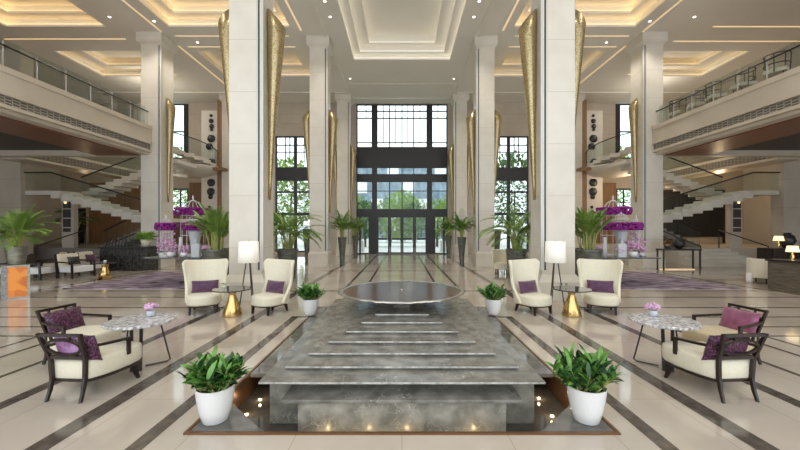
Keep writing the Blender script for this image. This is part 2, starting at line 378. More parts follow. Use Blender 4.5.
# ------------------------------------------------------------------ ceiling with stepped coffers
def build_ceiling():
    b = MB(); led = []
    holes = [(-2.51, 2.51, 1.0, 18.33)]
    for s in (-1, 1):
        for (x0, x1) in ((4.9, 10.2), (12.95, 17.3)):
            for (y0, y1) in ((9.9, 15.3), (17.4, 20.3)):
                if s > 0 and x0 > 12 and y0 < 12: continue
                a, c = sorted((s * x0, s * x1)); holes.append((a, c, y0, y1))
    xs = sorted({-24, 24} | {h[0] for h in holes} | {h[1] for h in holes}); ys = sorted({-4, DW + .3} | {h[2] for h in holes} | {h[3] for h in holes})
    for i in range(len(xs) - 1):
        for j in range(len(ys) - 1):
            cx, cy = (xs[i] + xs[i + 1]) / 2, (ys[j] + ys[j + 1]) / 2
            if any(h[0] < cx < h[1] and h[2] < cy < h[3] for h in holes): continue
            b.quad((xs[i], ys[j], ZC), (xs[i], ys[j + 1], ZC), (xs[i + 1], ys[j + 1], ZC), (xs[i + 1], ys[j], ZC))
    def ring(r0, r1, z0, z1):
        p = lambda r, z: [(r[0], r[2], z), (r[1], r[2], z), (r[1], r[3], z), (r[0], r[3], z)]
        A, B = p(r0, z0), p(r1, z1)
        for k in range(4): b.quad(A[k], A[(k + 1) % 4], B[(k + 1) % 4], B[k])
    def coffer(h, steps, mat):
        r = h; z = ZC
        for (dz, dx, dy) in steps:
            lip, back = .10, .12
            e = (r[0] - back, r[1] + back, r[2] - back, r[3] + back)
            ring(r, r, z, z + lip); ring(r, e, z + lip, z + lip); ring(e, e, z + lip, z + dz)
            led.append((e, z + lip, mat))
            z += dz
            r2 = (r[0] + dx, r[1] - dx, r[2] + dy, r[3] - dy); ring(e, r2, z, z); r = r2
        b.quad((r[0], r[2], z), (r[0], r[3], z), (r[1], r[3], z), (r[1], r[2], z))
    coffer(holes[0], [(.30, .33, .12), (.40, .48, .14), (.50, .37, .14)], 'led3')
    for h in holes[1:]:
        coffer(h, [(.38, .42, .34), (.38, .36, .32), (.36, .3, .25)] if h[3] < 16 else [(.36, .7, .55), (.36, .4, .35)], 'led' if h[3] < 16 else 'led_dim')
    # downstand beams between bays
    for s in (-1, 1):
        b.box(s * 3.42, s * 3.50, -4, DW, ZC - .10, ZC + .02)
    for y in (22.6,):
        for s in (-1, 1): b.box(s * 3.5, s * 20, y, y + .08, ZC - .05, ZC + .02)
    b.box(-3.42, 3.42, 21.3, 21.36, ZC - .03, ZC + .02); b.box(-3.42, 3.42, 23.6, DW, ZC - .05, ZC + .02)
    ce = struct(b, 'ceiling', ['plaster'])
    for r, z, mt in led:
        q = MB(); d = .01; t = .05
        x0, x1, y0, y1 = r[0] + d, r[1] - d, r[2] + d, r[3] - d
        q.box(x0, x1, y1 - t, y1, z + .004, z + .04); q.box(x0, x1, y0, y0 + t, z + .004, z + .04)
        q.box(x0, x0 + t, y0 + t, y1 - t, z + .004, z + .04); q.box(x1 - t, x1, y0 + t, y1 - t, z + .004, z + .04)
        q.build('cove_light', mt, ce)
    for a, c, y in ((13.6, 23.5, 15.3), (12.8, 23.5, 16.5), (-18.5, -12.9, 16.3)):
        q = MB(); q.box(a, c, y - .04, y + .04, ZC - .012, ZC + .01); q.build('light_strip', 'led2', ce)
    for s in (-1, 1):
        for x, y0, y1 in ((4.5, 9.6, 15.6), (10.8, 9.6, 15.7), (10.8, 16.9, 21.4)):
            q = MB(); q.box(s * x - .035, s * x + .035, y0, y1, ZC - .012, ZC + .01); q.build('light_strip', 'led2', ce)
        for y, x0, x1 in ((16.05, 5.2, 10.4), (17.0, 5.2, 10.4)):
            q = MB(); q.box(s * x0, s * x1, y - .03, y + .03, ZC - .012, ZC + .01); q.build('light_strip', 'led2', ce)
build_ceiling()

# ------------------------------------------------------------------ far wall with glazed entrance
def window_unit(name, x0, x1, z0, z1, y, vs, hs, w=.07, depth=.12, partial=()):
    """dark metal frame (one mesh) with its glass as a part; vs/hs inner bar positions"""
    f = MB()
    f.box(x0, x0 + w, y, y + depth, z0, z1); f.box(x1 - w, x1, y, y + depth, z0, z1)
    f.box(x0 + w, x1 - w, y, y + depth, z0, z0 + w); f.box(x0 + w, x1 - w, y, y + depth, z1 - w, z1)
    for v, ww in vs: f.box(v - ww / 2, v + ww / 2, y + .01, y + depth - .01, z0 + w, z1 - w)
    for h, ww in hs: f.box(x0 + w, x1 - w, y + .015, y + depth - .015, h - ww / 2, h + ww / 2)
    for (v, za, zb, ww) in partial: f.box(v - ww / 2, v + ww / 2, y + .02, y + depth - .02, za, zb)
    o = struct(f, name, ['mull'])
    g = MB(); g.box(x0 + w * .5, x1 - w * .5, y + depth * .45, y + depth * .55, z0 + w * .5, z1 - w * .5); g.build('glass_pane', 'glass', o)
    return o
def zw(py): return H + (CY - py) / FPX * DW
def xw(px): return (px - CX) / FPX * DW

def build_farwall():
    b = MB()
    Xe = 3.2
    # wall fields between openings: centre opening |x|<3.2, side windows 5.2..8.9, far windows 15.0..16.6
    for s in (-1, 1):
        for x0, x1, z0, z1 in ((Xe, 5.2, 0, ZC), (8.9, 15.0, 0, ZC), (16.6, 24, 0, ZC), (5.2, 8.9, zw(136), ZC), (5.2, 8.9, 0, .12), (15, 16.6, 0, 2.9), (15, 16.6, 4.6, 6.7)):
            b.box(s * x0, s * x1, DW, DW + .3, z0, z1)
    b.box(-Xe, Xe, DW, DW + .3, zw(104), ZC)
    struct(b, 'wall_back', ['wall'])
    # brown timber band high on the side bays
    t = MB()
    for s in (-1, 1): t.box(s * 5.0, s * 10.7, DW - .06, DW - .002, zw(124), zw(100))
    struct(t, 'trim_1', ['wall'])
    n = 1
    # central entrance: transom window, spandrel, mid windows
    px = lambda p: xw(p)
    zt, zb = zw(104), zw(148)
    tv = [(px(374.5), .42), (px(429.5), .42), (px(389.5), .07), (px(402), .07), (px(413.7), .07)]
    part = []
    for a in (383.3, 395.6, 407.8, 420): part.append((px(a), zw(142.5), zt, .05))
    for a in (366, 438): part.append((px(a), zw(118), zt, .05))
    window_unit('window_1', -Xe, Xe, zb, zt, DW, tv, [(zw(111), .06), (zw(118), .06), (zw(142.5), .06)], .08, .14, part)
    d = MB(); d.box(-Xe, Xe, DW - .03, DW + .14, zw(167), zb); struct(d, 'trim_2', ['mull'])
    d = MB(); d.box(-Xe, Xe, DW - .03, DW + .14, zw(181), zw(175)); struct(d, 'trim_3', ['mull'])
    d = MB(); d.box(-Xe, Xe, DW - .03, DW + .14, zw(216), zw(210)); struct(d, 'trim_4', ['mull'])
    window_unit('window_2', -Xe, Xe, zw(175), zw(167), DW, [(px(374.5), .36), (px(429.5), .36), (px(389.5), .06), (px(402), .06), (px(413.7), .06)], [])
    window_unit('window_3', -Xe, Xe, zw(210), zw(181), DW, [(px(374.5), .36), (px(429.5), .36), (px(389.5), .07), (px(402), .07), (px(413.7), .07)], [(zw(191), .05)])
    window_unit('window_4', -Xe, px(377), 0, zw(216), DW, [(px(372.5), .55), (px(360), .12)], [])
    window_unit('window_5', px(427), Xe, 0, zw(216), DW, [(px(431.5), .55), (px(444), .12)], [])
    edges = [377, 389.5, 402, 414.5, 427]
    for k in range(4):
        o = window_unit('door_%d' % (k + 1), px(edges[k]) + .005, px(edges[k + 1]) - .005, .01, zw(216), DW + .01, [], [(zw(239), .13)], .10, .10)
        h = MB(); hx = px(edges[k + 1]) - .16 if k in (0, 2) else px(edges[k]) + .16
        h.tube([(hx, DW - .05, .85), (hx, DW - .05, 1.5)], .02); h.tube([(hx, DW - .05, .9), (hx, DW + .02, .9)], .012); h.tube([(hx, DW - .05, 1.45), (hx, DW + .02, 1.45)], .012)
        h.build('door_handle', 'steel', o)
    n = 6
    for s in (-1, 1):
        a, c = sorted((s * 5.2, s * 8.9)); za, zc = .12, zw(136)
        vs = [(s * 6.3, .10), (s * 7.5, .22)]
        part = [(s * 8.2, zw(162), zc, .05), (s * 7.9, zw(162), zc, .05), (s * 6.9, zw(162), zc, .05)]
        window_unit('window_%d' % n, a, c, za, zc, DW, vs, [(zw(145), .06), (zw(152), .05), (zw(174), .95), (zw(192), .12), (zw(214), .2)], .10, .14, part); n += 1
        a, c = sorted((s * 15.0, s * 16.6))
        window_unit('window_%d' % n, a, c, 6.7, ZC - .05, DW, [(s * 15.2, .3)], [(8.6, .08)], .08, .12); n += 1
        window_unit('window_%d' % n, a, c, 2.9, 4.6, DW, [(s * 15.6, .06)], [(3.6, .06)], .10, .12); n += 1
build_farwall()

# side shells
for s in (-1, 1):
    b = MB()
    b.box(s * 24, s * 24.3, -4, DW + .3, 0, ZC)
    struct(b, 'wall_' + SIDE[s], ['upper'])
    b = MB(); b.box(s * 18.75, s * 23.9, 17.2, 17.8, 0, ZC); struct(b, 'wall_%s_pier' % SIDE[s], ['wall'])

# ------------------------------------------------------------------ columns
def column(x0, x1, y, label, horns, s, plinth=True, near=False):
    """x0..x1 in world, front face at y; s = side (the inner edge faces the nave)"""
    d = (x1 - x0); cx = (x0 + x1) / 2
    t = thing('stone_column', label, 'column', (cx, y + d / 2, 0), 0, 'square cream stone columns')
    h = d / 2
    sh = MB(); sh.box(-h, h, -h, h, .60, ZC - .52); sh.build('shaft', 'stone', t, bevel=.02)
    p = MB(); e = .14 if near else .05; zp0, zp1 = (.46, .63) if near else (.62, .70)
    p.box(-h - e, h + e, -h - e, h + e, 0, zp0); p.frustum((-h - e, h + e, -h - e, h + e), zp0, (-h - .008, h + .008, -h - .008, h + .008), zp1)
    p.build('plinth', 'stone', t)
    c = MB(); c.box(-h - .012, h + .012, -h - .012, h + .012, ZC - .54, ZC - .50); c.frustum((-h - .02, h + .02, -h - .02, h + .02), ZC - .50, (-h - .12, h + .12, -h - .12, h + .12), ZC - .40)
    c.box(-h - .12, h + .12, -h - .12, h + .12, ZC - .40, ZC - .001)
    c.build('capital', 'stone', t)
    xi = -s * h                                    # inner corner
    m = MB()
    m.box(xi - .005 if s < 0 else xi - .045, xi + .045 if s < 0 else xi + .005, -h - .012, -h + .03, .74, ZC - .55)
    m.box(xi + s * .085, xi + s * .125, -h - .012, -h + .01, .74, ZC - .55)
    m.build('metal_strip', 'steel', t)
    g = MB(); g.box(xi + s * .047, xi + s * .083, -h - .006, -h + .01, .74, ZC - .55); g.build('groove', 'black', t)
    return t

def horn(cx, cy, side, label, zb=2.5, zt=7.15, r0=.035, r1=.26):
    """tall flaring gold sconce leaning out of a column side; side = -1/+1 direction it bulges to"""
    t = thing('horn_sconce', label, 'wall light', (cx, cy, zb), 0, 'tall gold horn sconces on the column sides')
    b = MB(); b.sm = True; N = 24; rings = []
    for k in range(13):
        v = k / 12; z = (zt - zb) * v; r = lerp(r0, r1, v ** 1.15)
        ox = side * (r * .82 + .012)
        rings.append([(ox + r * .85 * math.cos(2 * PI * a / N), r * math.sin(2 * PI * a / N), z + (.6 * math.cos(2 * PI * a / N) * -side * max(0, v - .5) * .8)) for a in range(N)])
    b.loft(rings)
    b.smooth[-1] = b.smooth[-2] = False; b.build('gold_shell', 'gold', t)
    q = MB()
    for k in range(10):
        v = k / 9; r = lerp(r0, r1, v ** 1.15) * (1 if v < .93 else .95)
    q.box(-.012 if side > 0 else -.015, .015 if side > 0 else .012, -.03, .03, .05, (zt - zb) * .95); q.build('back_plate', 'brass', t)
    return t

for s in (-1, 1):
    W = SIDE[s]
    rows = ((8.6, 'front'), (16.1, 'middle'), (22.9, 'rear'))
    for y, rn in rows:
        x0, x1 = sorted((s * 3.45, s * 4.26))
        desc = {'front': 'largest cream stone column, in front with the tripod lamp before it, %s of the fountain' % W,
                'middle': 'cream stone column second from the camera on the %s of the central aisle' % W,
                'rear': 'slim looking cream column nearest the entrance doors on their %s side' % W}[rn]
        column(x0, x1, y, desc, True, s, near=(rn == 'front'))
        for inner in (True, False):
            fx = s * 3.45 if inner else s * 4.26
            sd = -s if inner else s
            horn(fx, y + .42, sd, 'gold horn sconce on the %s face of the %s column %s of the aisle' % ('aisle' if inner else 'outer', rn, W))
    for y, rn in ((15.8, 'middle'), (22.9, 'rear')):
        x0, x1 = sorted((s * 10.9, s * 11.8))
        column(x0, x1, y, {'middle': 'cream stone column where the %s balcony ends' % W, 'rear': 'beige column at the far back beside the black disc panel, %s side' % W}[rn], True, s)
        if rn == 'middle':
            horn(s * 10.9, y + .46, -s, 'gold horn sconce on the column where the %s balcony ends' % W, 3.0, 7.6, .04, .2)

# ------------------------------------------------------------------ balconies
def balcony(s):
    W = SIDE[s]
    X = 11.3; Y0, Y1 = -3.5, 15.78
    t = thing('balcony', 'long cream balcony with fretwork band on the %s of the lobby' % W, 'balcony', (s * X, 8, 5.0), 0)
    def bx(m, x0, x1, y0, y1, z0, z1): m.box(s * (x0 - X), s * (x1 - X), y0 - 8, y1 - 8, z0 - 5, z1 - 5)
    p = MB(); bx(p, X, X + .22, Y0, Y1, 5.62, 6.20); bx(p, X - .04, X + .28, Y0, Y1, 6.20, 6.30); bx(p, X - .02, X + .24, Y0, Y1, 6.30, 6.38); bx(p, X - .03, X + .22, Y0, Y1, 5.56, 5.62)
    p.build('parapet', 'balc', t)
    g = MB(); bx(g, X + .05, X + .2, Y0, Y1, 5.30, 5.56); g.build('fretwork_band', 'fret', t)
    l = MB(); bx(l, X - .02, X + .3, Y0, Y1, 5.20, 5.30); bx(l, X + .15, X + .55, Y0, Y1, 5.10, 5.20); l.build('cornice', 'balc', t)
    so = MB(); bx(so, X + .55, X + 2.4, Y0, Y1, 5.06, 5.14); so.build('timber_soffit', 'redwood', t)
    dk = MB(); bx(dk, X + 2.4, 23.9, Y0, Y1, 5.3, 5.4); bx(dk, X + 2.4, X + 2.45, Y0, Y1, 5.06, 5.4); dk.build('dark_soffit', 'darkceil', t)
    fl = MB(); bx(fl, X + .22, 23.9, Y0, Y1, 6.28, 6.34); fl.build('deck', 'brown', t)
    be = MB(); bx(be, X + .6, 23.9, Y1, Y1 + .35, 5.06, 5.26); bx(be, X + .6, 23.9, Y1, Y1 + .3, 5.26, 6.3); be.build('end_beam', 'balc', t)
    pitch = .94; y = Y1 - .15
    ys = []
    while y > 4: ys.append(y); y -= pitch
    for a in ys:
        q = MB(); bx(q, X + .08, X + .105, a - .013, a + .013, 6.38, 7.12); q.build('post', 'steel', t)
    for a in ys[:-1]:
        q = MB(); bx(q, X + .14, X + .155, a - pitch + .03, a - .03, 6.40, 7.2); q.build('glass_panel', 'balglass', t)
    q = MB(); q.tube([(s * (.05), ys[-1] - 8, 6.99 - 5), (s * (.05), ys[0] - 8, 6.99 - 5)], .028)
    for a in ys: q.bar((s * .05, a - 8, 1.99), (s * .1, a - 8, 1.99), .02, .02)
    q.build('handrail', 'black', t)
    # return rail across the end
    q = MB(); bx(q, X + .9, 18.5, Y1 + .1, Y1 + .115, 6.36, 7.2); q.build('glass_panel', 'balglass', t)
for s in (-1, 1): balcony(s)

# far mezzanine slab with ornament edge (seen under the balcony)
for s in (-1, 1):
    W = SIDE[s]
    t = thing('mezzanine_edge', 'far patterned mezzanine edge seen beneath the %s balcony' % W, 'mezzanine', (s * 17.5, 18, 5))
    a = MB(); a.box(0, s * 1.2, -1.7, 6.5, .0, .12); a.build('slab', 'balc', t)
    a = MB(); a.box(-s * .02, s * .1, -1.7, 6.5, .14, .48); a.build('fretwork_band', 'fret', t)
    a = MB(); a.box(-s * .05, s * .12, -1.7, 6.5, .48, .62); a.box(s * .1, s * 1.2, -1.7, 6.5, .12, .55); a.build('coping', 'stone', t)
    a = MB(); a.box(s * .02, s * .035, -1.7, 6.5, .64, 1.5); a.build('glass_panel', 'balglass', t)

# ------------------------------------------------------------------ staircases
def flight(t, s, x0, z0, x1, z1, y0, y1, n, mat='stone', glass=True, ox=0, oz=0, thick=.22):
    st = MB(); dx = (x1 - x0) / n; dz = (z1 - z0) / n
    for k in range(n):
        st.box(s * (x0 + k * dx), s * (x0 + (k + 1) * dx + .02 * (1 if dx > 0 else -1)), y0, y1, z0 + k * dz - thick + .0, z0 + (k + 1) * dz)
    st.build('steps', mat, t)
    if glass:
        g = MB()
        a = [(s * x0, y0 + .03, z0 + .05), (s * x1, y0 + .03, z1 + .05), (s * x1, y0 + .03, z1 + .95), (s * x0, y0 + .03, z0 + .95)]
        c = [(p[0], p[1] + .015, p[2]) for p in a]
        g.loft([a, c]); g.build('glass_panel', 'balglass', t)
        h = MB(); h.tube([(s * x0, y0 - .02, z0 + .9), (s * x1, y0 - .02, z1 + .9)], .035); h.build('handrail', 'black', t)

for s in (-1, 1):
    W = SIDE[s]
    t = thing('staircase', 'cream floating staircase with glass sides and black handrails, %s side' % W, 'stairs', (0, 0, 0))
    flight(t, s, 16.2, .75, 12.9, 2.3, 19.0, 20.2, 9, 'darkstep')
    l = MB(); l.box(s * 11.9, s * 12.95, 17.3, 20.2, 2.12, 2.3); l.build('landing', 'stone', t)
    flight(t, s, 12.9, 2.3, 17.4, 3.65, 17.35, 18.5, 9, 'stone')
    l = MB(); l.box(s * 17.4, s * 18.7, 17.35, 20.2, 3.45, 3.65); l.build('landing', 'stone', t)
    l = MB(); l.box(s * 17.4, s * 18.7, 17.38, 17.40, 3.7, 4.6); l.build('glass_panel', 'balglass', t)
    l = MB(); l.tube([(s * 17.4, 17.33, 4.55), (s * 18.7, 17.33, 4.55)], .035); l.build('handrail', 'black', t)
    flight(t, s, 17.4, 3.65, 12.6, 5.45, 19.0, 20.2, 11, 'stone')
    l = MB(); l.box(s * 11.9, s * 12.6, 18.6, 20.3, 5.27, 5.45); l.build('landing', 'stone', t)
    # curved upper stair by the rear window
    t = thing('curved_staircase', 'curved cream upper stair with glass rail before the tall rear window, %s side' % W, 'stairs', (s * 13.7, 22.4, 5.6))
    b = MB(); b.sm = False
    for k in range(10):
        a = R(200 - k * 17); a2 = R(200 - (k + 1) * 17)
        z = .12 * k + .1
        ri, ro = .5, 1.75
        pts = [(s * ri * math.cos(a), -ri * math.sin(a)), (s * ro * math.cos(a), -ro * math.sin(a)), (s * ro * math.cos(a2), -ro * math.sin(a2)), (s * ri * math.cos(a2), -ri * math.sin(a2))]
        b.prism(pts if s < 0 else pts[::-1], z - .1, z + .12)
    b.build('steps', 'stone', t)
    b = MB(); b.sm = True
    b.lathe([(.3, -.55), (1.1, -.42), (1.7, -.15), (1.8, .0), (1.8, .1), (.3, .1)], 32); b.build('bowl_soffit', 'stone', t)
    g = MB(); ra = [R(200 - k * 10) for k in range(18)]
    lo = [(s * 1.74 * math.cos(a), -1.74 * math.sin(a), .12 * k * 10 / 17 + .25) for k, a in enumerate(ra)]
    hi = [(p[0], p[1], p[2] + .85) for p in lo]
    for k in range(17): g.quad(lo[k], lo[k + 1], hi[k + 1], hi[k])
    g.build('glass_panel', 'balglass', t, solid=.015)
    h = MB(); h.tube([(p[0], p[1], p[2] + .02) for p in hi], .03); h.build('handrail', 'black', t)
    lk = MB(); lk.box(-s * .3, -s * 2.4, -.3, .3, -.12, .05); lk.build('bridge', 'brown', t)
    # raised floor behind the stairs with front steps
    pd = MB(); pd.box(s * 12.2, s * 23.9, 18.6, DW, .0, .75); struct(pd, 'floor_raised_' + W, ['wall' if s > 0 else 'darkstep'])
    t = thing('floor_steps', 'broad low steps up to the raised floor under the %s staircase' % W, 'steps', (s * 15.2, 17.6, 0))
    b = MB()
    for k in range(5): b.box(-1.5, 1.5, -1.5 + k * .42, 1.0, k * .15, (k + 1) * .15)
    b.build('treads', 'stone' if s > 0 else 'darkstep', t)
    for e in (-1, 1):
        b = MB(); b.tube([(e * 1.55, -1.6, .0), (e * 1.55, -1.6, .95), (e * 1.55, .9, 1.7), (e * 1.55, .9, .7)], .03); b.build('handrail', 'black', t)

# ------------------------------------------------------------------ fountain
def fountain():
    t = thing('stepped_fountain', 'stepped grey marble fountain with a wide dark bowl on top, centre of the lobby', 'fountain', (0, 0, 0))
    yc = 5.3
    # flush border plates
    p = MB()
    for s in (-1, 1): p.box(s * 1.40, s * 1.82, 4.2, FY1 - .01, -.03, .012)
    p.box(-1.40, 1.40, 6.9, FY1 - .01, -.03, .012)
    p.build('border_plate', 'plate', t)
    c = MB()
    for s in (-1, 1):
        pts = [(s * 1.82, 3.0), (s * 1.82, 3.62), (s * 1.19, 3.0)]
        c.prism(pts if s < 0 else pts[::-1], -.03, .012)
    for s, nm in ((-1, 0), (1, 0)):
        q = MB(); pts = [(s * 1.825, 3.01), (s * 1.825, 3.62), (s * 1.20, 3.01)]
        q.prism(pts[::-1] if s > 0 else pts, -.25, .012); q.build('corner_plate', 'plate', t)
    r = MB(); r.box(-1.86, 1.86, 2.97, 3.0, -.0, .015)
    r.build('front_rim', 'bronze', t)
    for s in (-1, 1):
        r = MB(); r.box(s * 1.832, s * 1.862, 3.0, FY1, .0, .015); r.build('side_rim', 'bronze', t)
    # block and steps
    b = MB(); b.box(-.985, .985, 3.31, 3.595, -.25, .122); b.build('front_block', 'fountlt', t)
    b = MB(); b.box(-1.36, 1.36, 3.60, 7.0, -.25, .263); b.build('core_block', 'fountlt', t)
    b = MB(); b.box(-1.13, 1.13, 3.265, 3.60, .122, .15); b.build('water_shelf', 'fount', t, bevel=.004)
    for i in range(7):
        hw, y0, z = 1.374 - .1645 * i, 3.35 + .282 * i, .285 + .04 * i
        y1 = 7.35 - .06 * i
        b = MB(); b.box(-hw, hw, y0, y1, z - .02, z); b.cur = 1; b.quad((-hw, y0 - .0015, z - .018), (hw, y0 - .0015, z - .018), (hw, y0 - .0015, z - .001), (-hw, y0 - .0015, z - .001))
        b.build('step_slab', ['fount', 'edge'], t)
        if i < 6:
            q = MB(); q.box(-hw + .19, hw - .19, y0 + .31, y1 - .09, z, z + .02); q.build('riser', 'fount', t)
    b = MB(); b.sm = True
    zt = .585; yc = 5.9
    b.lathe([(.26, .525), (.26, .545), (.22, .56), (.22, zt), (.34, zt + .035), (.70, zt + .075), (.97, zt + .11), (1.02, zt + .13)], 48, (0, yc)); b.build('bowl_body', 'bowlrim', t)
    b = MB(); b.sm = True; n = 96; rings = []
    rr = random.Random(3)
    wob = [rr.uniform(-.02, .02) for _ in range(n)]
    for (ra, z) in ((.97, zt + .128), (1.015, zt + .115), (1.045, zt + .132), (1.01, zt + .150), (.965, zt + .138)):
        rings.append([((ra + wob[k]) * math.cos(2 * PI * k / n), yc + (ra + wob[k]) * math.sin(2 * PI * k / n), z) for k in range(n)])
    b.loft(rings, cap=False); b.build('bowl_rim', 'bowlrim', t)
    b = MB(); b.lathe([(.99, zt + .126), (.99, zt + .134)], 64, (0, yc)); b.build('water_surface', 'bowl', t)
    b = MB(); b.lathe([(.03, zt + .134), (.03, zt + .15), (.012, zt + .155)], 12, (0, yc)); b.build('spout', 'bowlrim', t)
    # underwater spot lamps
    for (x, y, en) in ((-1.66, 4.09, 1), (-1.67, 3.76, 1), (1.61, 4.12, 1), (1.60, 3.73, 1), (-.72, 3.2, 1.0), (-.32, 3.2, .8), (0.05, 3.2, .8), (.7, 3.2, 1.1)):
        q = MB(); q.lathe([(.02, -.25), (.02, -.238), (.015, -.236)], 12, (x, y)); q.build('pit_lamp', 'pitlens', t)
        if en:
            li = bpy.data.lights.new('pit_glow', 'POINT'); li.energy = en; li.color = (1, .72, .38); li.shadow_soft_size = .015
            lo = bpy.data.objects.new('pit_glow', li); C.objects.link(lo); lo.location = (x, y, -.19)
fountain()

# ------------------------------------------------------------------ potted bushes (white pots)
def bush(name, loc, label, seed, spread=.30, hgt=.42, n=120, sc=1.0):
    rnd = random.Random(seed)
    t = thing(name, label, 'potted plant', loc, rnd.uniform(0, 6), 'leafy plants in white pots round the fountain')
    b = MB(); b.sm = True
    b.lathe([(.10, 0), (.11, .008), (.135, .10), (.156, .21), (.165, .30), (.165, .312), (.158, .316), (.150, .31), (.146, .27)], 32); b.build('pot', 'whitepot', t)
    b = MB(); b.lathe([(.148, .265), (.148, .28), (.1, .292)], 20); b.build('soil', 'soil', t)
    st = MB(); lf = MB(); lf.sm = True
    for k in range(46):
        a = rnd.uniform(0, 2 * PI); r = rnd.uniform(.0, .11); p = Vector((r * math.cos(a), r * math.sin(a), .28))
        lean = rnd.uniform(.1, 1.5); a2 = a + rnd.uniform(-.5, .5)
        d = Vector((math.cos(a2) * lean, math.sin(a2) * lean, 1)).normalized(); L = rnd.uniform(.12, .26)
        st.tube([p, p + d * L], [.008, .005], 5)
        for q in range(7):
            f = (q + 1) / 7; base = p + d * L * (.25 + .75 * f); aa = rnd.uniform(0, 2 * PI)
            el = lerp(.25, 1.3, f * rnd.uniform(.6, 1.1))
            dd = Vector((math.cos(aa), math.sin(aa), el)) + d * .6
            lf.cur = 0 if rnd.random() < .62 else 1
            lf.leaf(base, dd, rnd.uniform(.11, .19), rnd.uniform(.034, .052), rnd.uniform(.3, 1.0), .18, 4, rnd.uniform(-.5, .5))
    st.build('stem', 'cane', t); lf.build('foliage', ['leaf', 'leaf2'], t)
    return t
bush('potted_plant', (-1.70, 3.19, .012), 'leafy plant in a white pot on the front left corner of the fountain', 1)
bush('potted_plant', (1.68, 3.19, .012), 'leafy plant in a white pot on the front right corner of the fountain', 2)
bush('potted_plant', (-1.84, 7.05, .03), 'leafy plant in a white pot at the back left corner of the fountain', 3)
bush('potted_plant', (1.84, 7.05, .03), 'leafy plant in a white pot at the back right corner of the fountain', 4)

# ------------------------------------------------------------------ palms
def palm_parts(t, seed, z0, n=26, L=1.1, trunk=.35, spread=1.0, elev=(25, 86), mat=('palm', 'palm2'), r0=.14, ll=.30, arch=1.5):
    rnd = random.Random(seed); lf = MB(); st = MB()
    for k in range(n):
        a = 2 * PI * k * .382 + rnd.uniform(-.3, .3); e = R(rnd.uniform(*elev)); r = rnd.uniform(0, r0)
        p = Vector((r * math.cos(a), r * math.sin(a), z0))
        d = Vector((math.cos(a) * math.cos(e) * .35 * spread, math.sin(a) * math.cos(e) * .35 * spread, 1)).normalized()
        tl = trunk * rnd.uniform(.6, 1.25); p2 = p + d * tl
        st.tube([p, p2], [.016, .010], 5)
        d = Vector((math.cos(a) * math.cos(e), math.sin(a) * math.cos(e), math.sin(e))); q = p2.copy(); pts = [q.copy()]; LL = L * rnd.uniform(.65, 1.1); N = 16
        dr = rnd.uniform(.7, 1.25) * arch / N
        dirs = [d.copy()]
        for i in range(N):
            q = q + d * (LL / N); d = (d + Vector((0, 0, -dr))).normalized(); pts.append(q.copy()); dirs.append(d.copy())
        st.tube(pts, [lerp(.008, .002, i / N) for i in range(N + 1)], 4)
        lf.cur = 0 if rnd.random() < .65 else 1
        for i in range(2, N + 1):
            f = i / N; side = dirs[i].cross(Vector((0, 0, 1)))
            if side.length < .05: side = Vector((1, 0, 0))
            side.normalize(); l2 = ll * (math.sin(PI * (.12 + .80 * f)) ** .7) * rnd.uniform(.85, 1.1)
            for sg in (-1, 1):
                for h in (0, .33, .67):
                    bp = pts[i] - dirs[i] * (LL / N * h)
                    dd = dirs[i] * .75 + side * sg * .8 + Vector((0, 0, rnd.uniform(-.05, .25)))
                    lf.leaf(bp, dd, l2, .019, rnd.uniform(.4, .9), .2, 2)
    st.build('stem', 'cane', t); lf.build('frond', list(mat), t)

def planter_bowl(t, r=.36, h=1.05, mat='planter'):
    b = MB(); b.sm = True
    b.lathe([(r * .72, 0), (r * .74, .02), (r * .9, h * .5), (r, h * .93), (r * 1.02, h * .96), (r * 1.02, h), (r * .94, h), (r * .92, h * .93)], 28); b.build('planter', mat, t)
    s_ = MB(); s_.lathe([(r * .93, h * .90), (r * .93, h * .94), (.05, h * .96)], 20); s_.build('soil', 'soil', t)
def planter_tall(t, r=.2, h=1.3):
    b = MB(); b.sm = True
    b.lathe([(r * .62, 0), (r * .55, .03), (r * .5, .12), (r * .62, h * .4), (r * .85, h * .75), (r, h * .95), (r * 1.06, h * .97), (r * 1.06, h), (r * .9, h), (r * .88, h * .95)], 24); b.build('planter', 'planter', t)
    s_ = MB(); s_.lathe([(r * .88, h * .93), (r * .88, h * .955), (.03, h * .97)], 16); s_.build('soil', 'soil', t)

